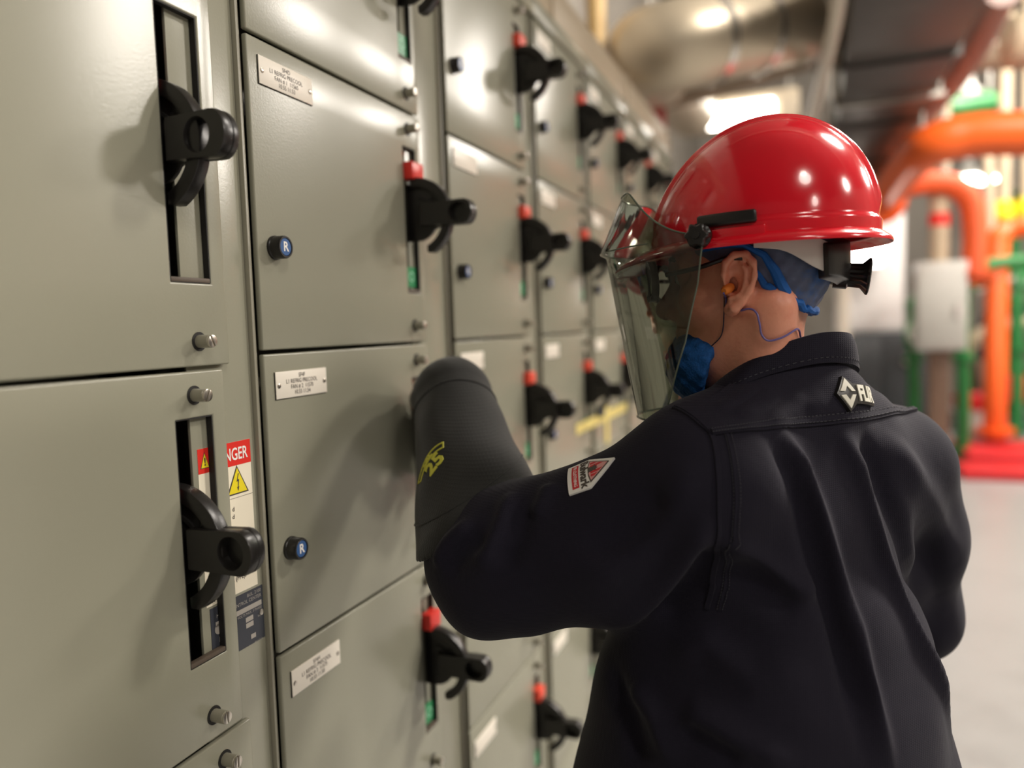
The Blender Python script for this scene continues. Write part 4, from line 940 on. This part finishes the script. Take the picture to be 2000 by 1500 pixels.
pipe_run('tan_riser', 'tan upright pipe behind the cable trough', 'pipe', [at(1163, -200, 4.4), at(1163, -40, 4.4), at(1166, 120, 4.4), (at(1166, 120, 4.4).x, at(1166, 120, 4.4).y, 2.0)], .055, mat('ochre pipe paint', (.50, .33, .13), .5, var=.1), hang=(.02,), nseg=14)
od = thing('overhead_duct', 'long dark grey sheet metal duct hanging overhead along the aisle', 'duct', (1.05, 5.8, 2.92), world=True)
for k in range(6): build('duct_section', MB().box((.80, 1.9+k*1.5, 2.92), (1.36, 3.39+k*1.5, 3.50)), DUCTM, od, bevel=.006)
for k in range(7): build('duct_flange', MB().box((.775, 1.885+k*1.5, 2.895), (1.385, 1.905+k*1.5, 3.525)), DUCTM, od)
for k in range(3):
    g = MB(); 
    for x in (.79, 1.37): g.cyl((x, 2.6+k*3, 2.88), (x, 2.6+k*3, ZC), .012, 8)
    g.box((.76, 2.57+k*3, 2.86), (1.40, 2.63+k*3, 2.89)); build('trapeze_hanger', g, HANG, od)
pipe_run('rust_pipe', 'rust brown pipe sloping beside the dark overhead duct', 'pipe', [at(1880, -40, 3.7), at(1815, 80, 4.6), at(1740, 215, 6.4), at(1700, 300, 8.2)], .075, BRNP, hang=(.4, .9))
pipe_run('rust_pipe', 'mauve brown pipe just right of the rust brown sloping pipe', 'pipe', [at(1960, -20, 4.6), at(1880, 130, 5.6), at(1790, 240, 7.2)], .10, mat('mauve pipe paint', (.30, .19, .16), .5, var=.15), hang=(.5,))
# orange pipes
pipe_run('orange_pipe', 'thick bright orange pipe bending away near the right edge, above all other orange pipes', 'pipe', [at(2260, 236, 4.6), at(2040, 258, 4.9), at(1900, 264, 5.1), at(1820, 283, 5.25), at(1785, 310, 5.7), at(1745, 360, 6.8), at(1700, 420, 9.0)], .142, ORANGE, flanges=(.93,), hang=(.15, .6))
pipe_run('orange_pipe', 'orange pipe arch dropping behind the grey wall box', 'pipe', [at(1690, 430, 7.4), at(1735, 378, 7.2), at(1800, 358, 7.1), at(1860, 362, 7.1), at(1895, 395, 7.1), at(1904, 460, 7.1), at(1900, 555, 7.1)], .105, RUSTO, flanges=(.98,), hang=(.45,))
b0, b1 = at(1948, 500, 7.9), at(1942, 890, 7.9)
pipe_run('orange_pipe', 'orange standpipe with a floor flange standing on the red plinth', 'pipe', [at(2120, 424, 7.7), at(2020, 440, 7.8), at(1975, 448, 7.9), at(1952, 462, 7.9), b0, (b1.x, b1.y, .8), (b1.x, b1.y, .19)], .105, ORANGE, flanges=(.985,), hang=(.1,))
# red plinths on the floor
c = at(1945, 905, 7.7)
tag(build('red_plinth', MB().box((c.x-.32, c.y-.5, 0), (c.x+1.6, c.y+.5, .16)), REDP, bevel=.02), 'low red floor plinth under the orange standpipe', 'plinth')
tag(build('red_plinth', MB().box((c.x-.45, c.y-1.02, 0), (c.x+1.6, c.y-.55, .10)), REDP, bevel=.02), 'low red kerb on the floor in front of the standpipe plinth', 'plinth')
# grey wall box on its brown post, tan post above
p = at(1836, 600, 7.2); g = thing('electrical_box', 'light grey electrical box mounted on a brown post', 'electrical box', (p.x, p.y, 0), world=True)
build('box_body', MB().box((p.x-.21, p.y-.12, p.z-.40), (p.x+.21, p.y+.12, p.z+.42)), GREYB, g, bevel=.01); build('box_door', MB().box((p.x-.19, p.y-.138, p.z-.37), (p.x+.19, p.y-.12, p.z+.39)), GREYB, g, bevel=.006)
build('door_handle', MB().box((p.x+.12, p.y-.165, p.z-.10), (p.x+.145, p.y-.138, p.z+.02)), mat('pale latch', (.75, .68, .66), .4), g)
build('post', MB().box((p.x-.085, p.y-.02, 0), (p.x+.085, p.y+.14, p.z-.40)), BRNP, g, bevel=.01)
pipe_run('tan_post', 'tan upright lagged pipe rising above the grey electrical box', 'pipe', [(p.x, p.y+.10, p.z+.42), (p.x, p.y+.10, p.z+.9), (p.x, p.y+.10, 3.05), (p.x, p.y+.10, ZC)], .085, TANP, nseg=18)
q = at(1826, 425, 7.05); build('red_band', MB().lathe((p.x, p.y+.10, q.z), (0, 0, 1), [(.086, -.06), (.092, -.055), (.092, .055), (.086, .06)], 20), RED, [o for o in C.objects if o.name == 'tan_post'][0])
# green pipes
def ground(px, py, D): w_ = at(px, py, D); return (w_.x, w_.y, .0)
for px, D, top, lab in ((1884, 7.6, 560, 'green upright pipe beside the grey electrical box'), (1786, 8.6, 600, 'green upright pipe with valve left of the grey electrical box'), (1990, 9.0, 560, 'green upright pipe behind the orange standpipe')):
    w_ = at(px, top, D); pipe_run('green_pipe', lab, 'pipe', [(w_.x, w_.y, 0), (w_.x, w_.y, .7), (w_.x, w_.y, w_.z), (w_.x+.25, w_.y+.3, w_.z+.22), (w_.x+.9, w_.y+.6, w_.z+.26)], .062, GRNP, flanges=(.08, .36, .5), group='green pipes')
w_ = at(1793, 655, 8.5); vt = thing('gate_valve', 'green gate valve with round handwheel on the upright pipe', 'valve', (w_.x, w_.y, w_.z), world=True)
g = MB(); g.lathe((w_.x-.14, w_.y-.10, w_.z), (1, 0, 0), [(.12, 0), (.12, .03), (.08, .05), (.12, .14), (.08, .23), (.12, .25), (.12, .28)], 20); build('valve_body', g, GRNP, vt)
g = MB(); g.cyl((w_.x, w_.y-.10, w_.z), (w_.x, w_.y-.42, w_.z+.04), .025, 10); build('stem', g, STEEL, vt)
g = MB(); g.tube([(w_.x+.13*math.cos(t), w_.y-.40, w_.z+.04+.13*math.sin(t)) for t in np.linspace(0, 2*PI, 25)], .018, 8)
for t in (0, PI/2): g.cyl((w_.x+.13*math.cos(t), w_.y-.40, w_.z+.04+.13*math.sin(t)), (w_.x-.13*math.cos(t), w_.y-.40, w_.z+.04-.13*math.sin(t)), .012, 8)
build('handwheel', g, GREYB, vt)
w_ = at(1930, 545, 9.2); pipe_run('grey_pipe', 'light grey pipe crossing behind the orange pipes', 'pipe', [at(1850, 560, 9.4), at(1930, 560, 9.4), at(2100, 585, 9.4), (at(2100, 585, 9.4).x, at(2100, 585, 9.4).y, 0)], .12, GREYB, flanges=(.15, .5))
for px, py, D, rr in ((1960, 412, 9.0, .12), (2004, 405, 9.3, .12)):
    w_ = at(px, py, D); y_ = thing('yellow_actuator', 'yellow valve actuator on a tan pipe above the orange standpipe' if px < 1980 else 'yellow valve actuator nearest the right edge', 'valve', tuple(w_), world=True)
    build('actuator_body', MB().lathe((w_.x, w_.y, w_.z-rr), (0, 0, 1), [(rr*.6, 0), (rr, .04), (rr, rr*1.6), (rr*.5, rr*2)], 20), YELL, y_)
    build('drop_pipe', MB().cyl((w_.x, w_.y, w_.z+rr*.9), (w_.x, w_.y, ZC), .07, 14), TANP, y_)
pipe_run('tan_drop', 'slim tan drop pipe left of the yellow actuators', 'pipe', [at(1930, 300, 8.4), at(1932, 360, 8.4), at(1934, 520, 8.4), (at(1934, 520, 8.4).x, at(1934, 520, 8.4).y, 0)], .05, TANP, hang=(.0,), nseg=12)
w_ = at(1905, 800, 8.4); bk = thing('red_drum', 'small red and grey drum standing beside the orange standpipe', 'drum', (w_.x, w_.y, 0), world=True)
zt = w_.z+.18; build('drum_body', MB().lathe((w_.x, w_.y, 0), (0, 0, 1), [(.19, 0), (.20, .02), (.20, .25), (.205, .26), (.20, .27), (.20, zt-.16)], 24), GREYB, bk); build('drum_lid', MB().lathe((w_.x, w_.y, zt-.16), (0, 0, 1), [(.21, 0), (.21, .14), (.19, .16), (.06, .17)], 24), REDP, bk)
# pump skid in the depth on the right
w_ = at(1975, 760, 9.8); ps = thing('pump_skid', 'dark pump skid with green motor behind the orange standpipe', 'pump', (w_.x, w_.y, 0), world=True)
build('skid_frame', MB().box((w_.x-.9, w_.y-.3, 0), (w_.x+1.2, w_.y+.5, .16)), DKG, ps, bevel=.01)
build('motor', MB().lathe((w_.x+.15, w_.y, .52), (1, 0, 0), [(.10, 0), (.27, .03), (.30, .08), (.30, .75), (.27, .80), (.10, .83)], 28), GRNP, ps)
build('cooling_fins', MB().lathe((w_.x+.25, w_.y, .52), (1, 0, 0), [q_ for k in range(8) for q_ in ((.30, k*.07), (.33, k*.07+.005), (.33, k*.07+.02), (.30, k*.07+.025))], 28), GRNP, ps)
build('volute', MB().lathe((w_.x-.45, w_.y, .56), (1, 0, 0), [(.12, 0), (.34, .05), (.38, .16), (.34, .27), (.12, .32)], 28), BRNP, ps)
build('coupling_guard', MB().box((w_.x-.16, w_.y-.16, .36), (w_.x+.14, w_.y+.16, .70)), REDP, ps, bevel=.02)
build('riser', MB().tube([(w_.x-.30, w_.y, .9), (w_.x-.30, w_.y, 1.25), (w_.x-.28, w_.y+.05, 1.4), (w_.x+.3, w_.y+.1, 1.5), (w_.x+1.0, w_.y+.1, 1.52)], .11, 18), DKG, ps)
build('control_box', MB().box((w_.x+.30, w_.y+.1, .86), (w_.x+.85, w_.y+.4, 1.42)), BRNP, ps, bevel=.012)
# machines behind: dark cabinet, white cabinet, cream post
w_ = at(1720, 700, 9.6); dc = thing('dark_cabinet', 'dark charcoal equipment cabinet on the floor under the white cabinet', 'cabinet', (w_.x, w_.y, 0), world=True); zt = at(1720, 648, 9.6).z
build('cabinet_body', MB().box((w_.x-.50, w_.y-.1, 0), (w_.x+.50, w_.y+.5, zt)), DKG, dc, bevel=.01)
for k in range(2): build('cabinet_door', MB().box((w_.x-.48+k*.49, w_.y-.12, .08), (w_.x-.01+k*.49, w_.y-.1, zt-.05)), DKG, dc, bevel=.006)
build('round_gauge', MB().lathe((w_.x+.30, w_.y-.12, zt-.35), (0, -1, 0), [(.07, 0), (.07, .03), (.06, .035)], 20), GREYB, dc)
z2 = at(1690, 425, 9.9).z; wc = thing('white_cabinet', 'white equipment cabinet standing above the dark cabinet', 'cabinet', (w_.x-.15, w_.y+.05, zt), world=True)
build('cabinet_body', MB().box((w_.x-.52, w_.y, zt), (w_.x+.26, w_.y+.5, z2)), WCAB, wc, bevel=.01); build('cabinet_door', MB().box((w_.x-.49, w_.y-.02, zt+.04), (w_.x+.23, w_.y, z2-.04)), WCAB, wc, bevel=.006)
w_ = at(1648, 640, 9.0); tag(build('cream_post', MB().box((w_.x-.06, w_.y-.06, 0), (w_.x+.06, w_.y+.06, ZC)), CRMP, bevel=.008), 'cream square post left of the dark cabinet', 'post')
# skids of pipework in the far right depth, each its own run
rg = random.Random(4); cols = [TANP, GRNP, GREYB, BRNP, RUSTO, GRNP, TANP, JACK]
names = ['tan', 'green', 'grey', 'brown', 'faded red', 'deep green', 'pale tan', 'silver']
for k in range(8):
    y_ = 11.2+.42*k; x_ = 2.6+.62*k; z_ = 1.0+.35*((k*5) % 7)
    pipe_run('process_pipe', '%s process pipe in the far bank of pipework behind the orange standpipe' % names[k], 'pipe', [(x_-.2, y_, 0), (x_-.2, y_, z_*.6), (x_-.15, y_, z_), (x_+.3, y_+.1, z_+.35), (x_+2.4, y_+.3, z_+.4)], .07+.02*(k % 3), cols[k], flanges=(.2, .6, .85), group='far process pipes', nseg=14)
# beams and tan tank high on the right
w_ = at(1990, 75, 5.6); tk = thing('tan_tank', 'tan tank hung high near the right edge', 'tank', tuple(w_), world=True)
build('tank_shell', MB().lathe((w_.x-.1, w_.y, w_.z), (1, .2, 0), [(.06, 0), (.16, .03), (.19, .10), (.19, 1.1), (.16, 1.17), (.06, 1.2)], 28), TANP, tk); build('strap', MB().cyl((w_.x+.2, w_.y+.06, w_.z+.17), (w_.x+.2, w_.y+.06, ZC), .014, 8), HANG, tk)
pipe_run('tan_header', 'tan header pipe crossing high on the right below the tank', 'pipe', [at(1760, 118, 7.0), at(1880, 112, 6.8), at(2120, 100, 6.4)], .12, mat('dull brown lagging', (.27, .20, .14), .6, var=.2), hang=(.3, .9))
pipe_run('green_header', 'green pipe stub high on the right beside the hanging lamp', 'pipe', [at(1800, 222, 7.4), at(1850, 212, 7.4), at(1930, 200, 7.6)], .11, GRNP, flanges=(.4,), hang=(.5,))
# reflection of a yellow object, put on the doors as pale strips; red sign
REFL = mat('pale yellow reflection', (.80, .66, .22), .45, var=.1, vscale=30)
yt = thing('yellow_reflection', 'pale yellow reflection painted as a cross on the fourth and fifth switchgear sections', 'reflection', (.004, 2.4, 1.18), world=True)
build('reflection_strip', MB().box((.001, 2.075, 1.190), (.0025, 2.70, 1.220)), REFL, yt); build('reflection_strip', MB().box((.0026, 2.395, 1.115), (.0036, 2.44, 1.285)), REFL, yt)
w_ = at(1286, 250, 5.2); rs = thing('red_sign', 'narrow red hanging sign beyond the switchgear row', 'sign', tuple(w_), world=True)
build('sign_board', MB().box((w_.x-.05, w_.y-.01, w_.z-.17), (w_.x+.05, w_.y+.01, w_.z+.17)), mat('washed red sign', (.70, .12, .12), .5), rs, bevel=.004); build('hanger_rod', MB().cyl((w_.x, w_.y, w_.z+.17), (w_.x, w_.y, ZC), .008, 8), HANG, rs)

# ------------------------------------------------------------------ lamps: housing, glowing lens and its light
LENS = mat('lamp lens', (1, .95, .88), .4, emit=(1, .93, .82), es=14)
def high_bay(x, y, z, r, power, lab, spot=True):
    t = thing('high_bay_lamp', lab, 'lamp', (x, y, z), 'high bay lamps', world=True)
    build('reflector', MB().lathe((x, y, z), (0, 0, 1), [(r, 0), (r*.97, .02), (r*.55, r*.8), (r*.35, r*1.1), (r*.35, r*1.5), (.02, r*1.55)], 28), GREYB, t)
    build('lens', MB().lathe((x, y, z-.012), (0, 0, -1), [(r*.93, 0), (r*.85, r*.16), (r*.5, r*.30), (.01, r*.34)], 24), LENS, t)
    build('stem', MB().cyl((x, y, z+r*1.5), (x, y, 6.6), .02, 8), HANG, t)
    if power:
        L = bpy.data.lights.new('lamp_light', 'POINT'); L.energy = power; L.color = (1, .925, .835); L.shadow_soft_size = r*1.7
        o = bpy.data.objects.new('lamp_light', L); C.objects.link(o); o.location = (x, y, z-r*2.1)
        o.parent = t; o.matrix_parent_inverse = Matrix.Translation(-Vector((x, y, z)))
for px, py, D, r, lab in ((1340, 103, 8.5, .17, 'high bay lamp glowing just below the insulated duct'), (1433, 153, 13.0, .13, 'small round high bay lamp glowing far down the aisle'), (1889, 196, 8.2, .17, 'high bay lamp glowing above the thick orange pipe'),
                          (1790, 350, 12.5, .145, 'high bay lamp glowing left of the tan post'), (1890, 345, 11.0, .16, 'high bay lamp glowing right of the tan post'), (1926, 348, 11.5, .17, 'high bay lamp glowing between the tan post and the yellow actuators')):
    w_ = at(px, py, D); high_bay(w_.x, w_.y, w_.z, r, 0, lab)
for x, y, z, pw, lab in ((5.6, 6.3, 5.0, 480, 'high bay lamp over the pipework, out of the picture on the far right'), (4.5, 8.6, 5.2, 330, 'high bay lamp over the pipework behind the orange pipes'), (2.9, 8.3, 5.3, 330, 'high bay lamp over the aisle beyond the dark duct'),
        (2.6, 3.2, 5.1, 620, 'high bay lamp over the aisle beside the person'), (3.0, -1.4, 5.1, 90, 'high bay lamp behind the camera, nearest the aisle'), (6.2, 1.2, 5.0, 210, 'high bay lamp across the aisle facing the person'), (6.0, -3.5, 5.0, 90, 'high bay lamp behind the camera, farthest from the row')):
    high_bay(x, y, z, .24, pw, lab)
# fluorescent luminaire behind the crown of the hat
w_ = at(1440, 224, 8.0); lu = thing('box_luminaire', 'beige box luminaire glowing behind the crown of the hard hat', 'lamp', tuple(w_), world=True)
build('housing', MB().box((w_.x-.60, w_.y-.02, w_.z-.10), (w_.x+.60, w_.y+.30, w_.z+.20)), mat('beige luminaire housing', (.62, .52, .38), .5), lu, bevel=.01)
build('lens', MB().box((w_.x-.36, w_.y-.06, w_.z-.12), (w_.x+.36, w_.y-.015, w_.z+.10)), LENS, lu, bevel=.01)
for s_ in (-.5, .5): build('hanger_rod', MB().cyl((w_.x+s_, w_.y+.15, w_.z+.2), (w_.x+s_, w_.y+.15, ZC), .014, 8), HANG, lu)
w_ = at(1690, 492, 9.3); lu = thing('wall_luminaire', 'white glowing flood lamp in front of the white cabinet', 'lamp', tuple(w_), world=True)
build('housing', MB().box((w_.x-.22, w_.y-.02, w_.z-.20), (w_.x+.22, w_.y+.16, w_.z+.20)), WCAB, lu, bevel=.02); build('lens', MB().box((w_.x-.18, w_.y-.04, w_.z-.16), (w_.x+.18, w_.y-.018, w_.z+.16)), LENS, lu, bevel=.008)
build('hanger_rod', MB().cyl((w_.x, w_.y+.08, w_.z+.2), (w_.x, w_.y+.08, ZC), .02, 8), HANG, lu)
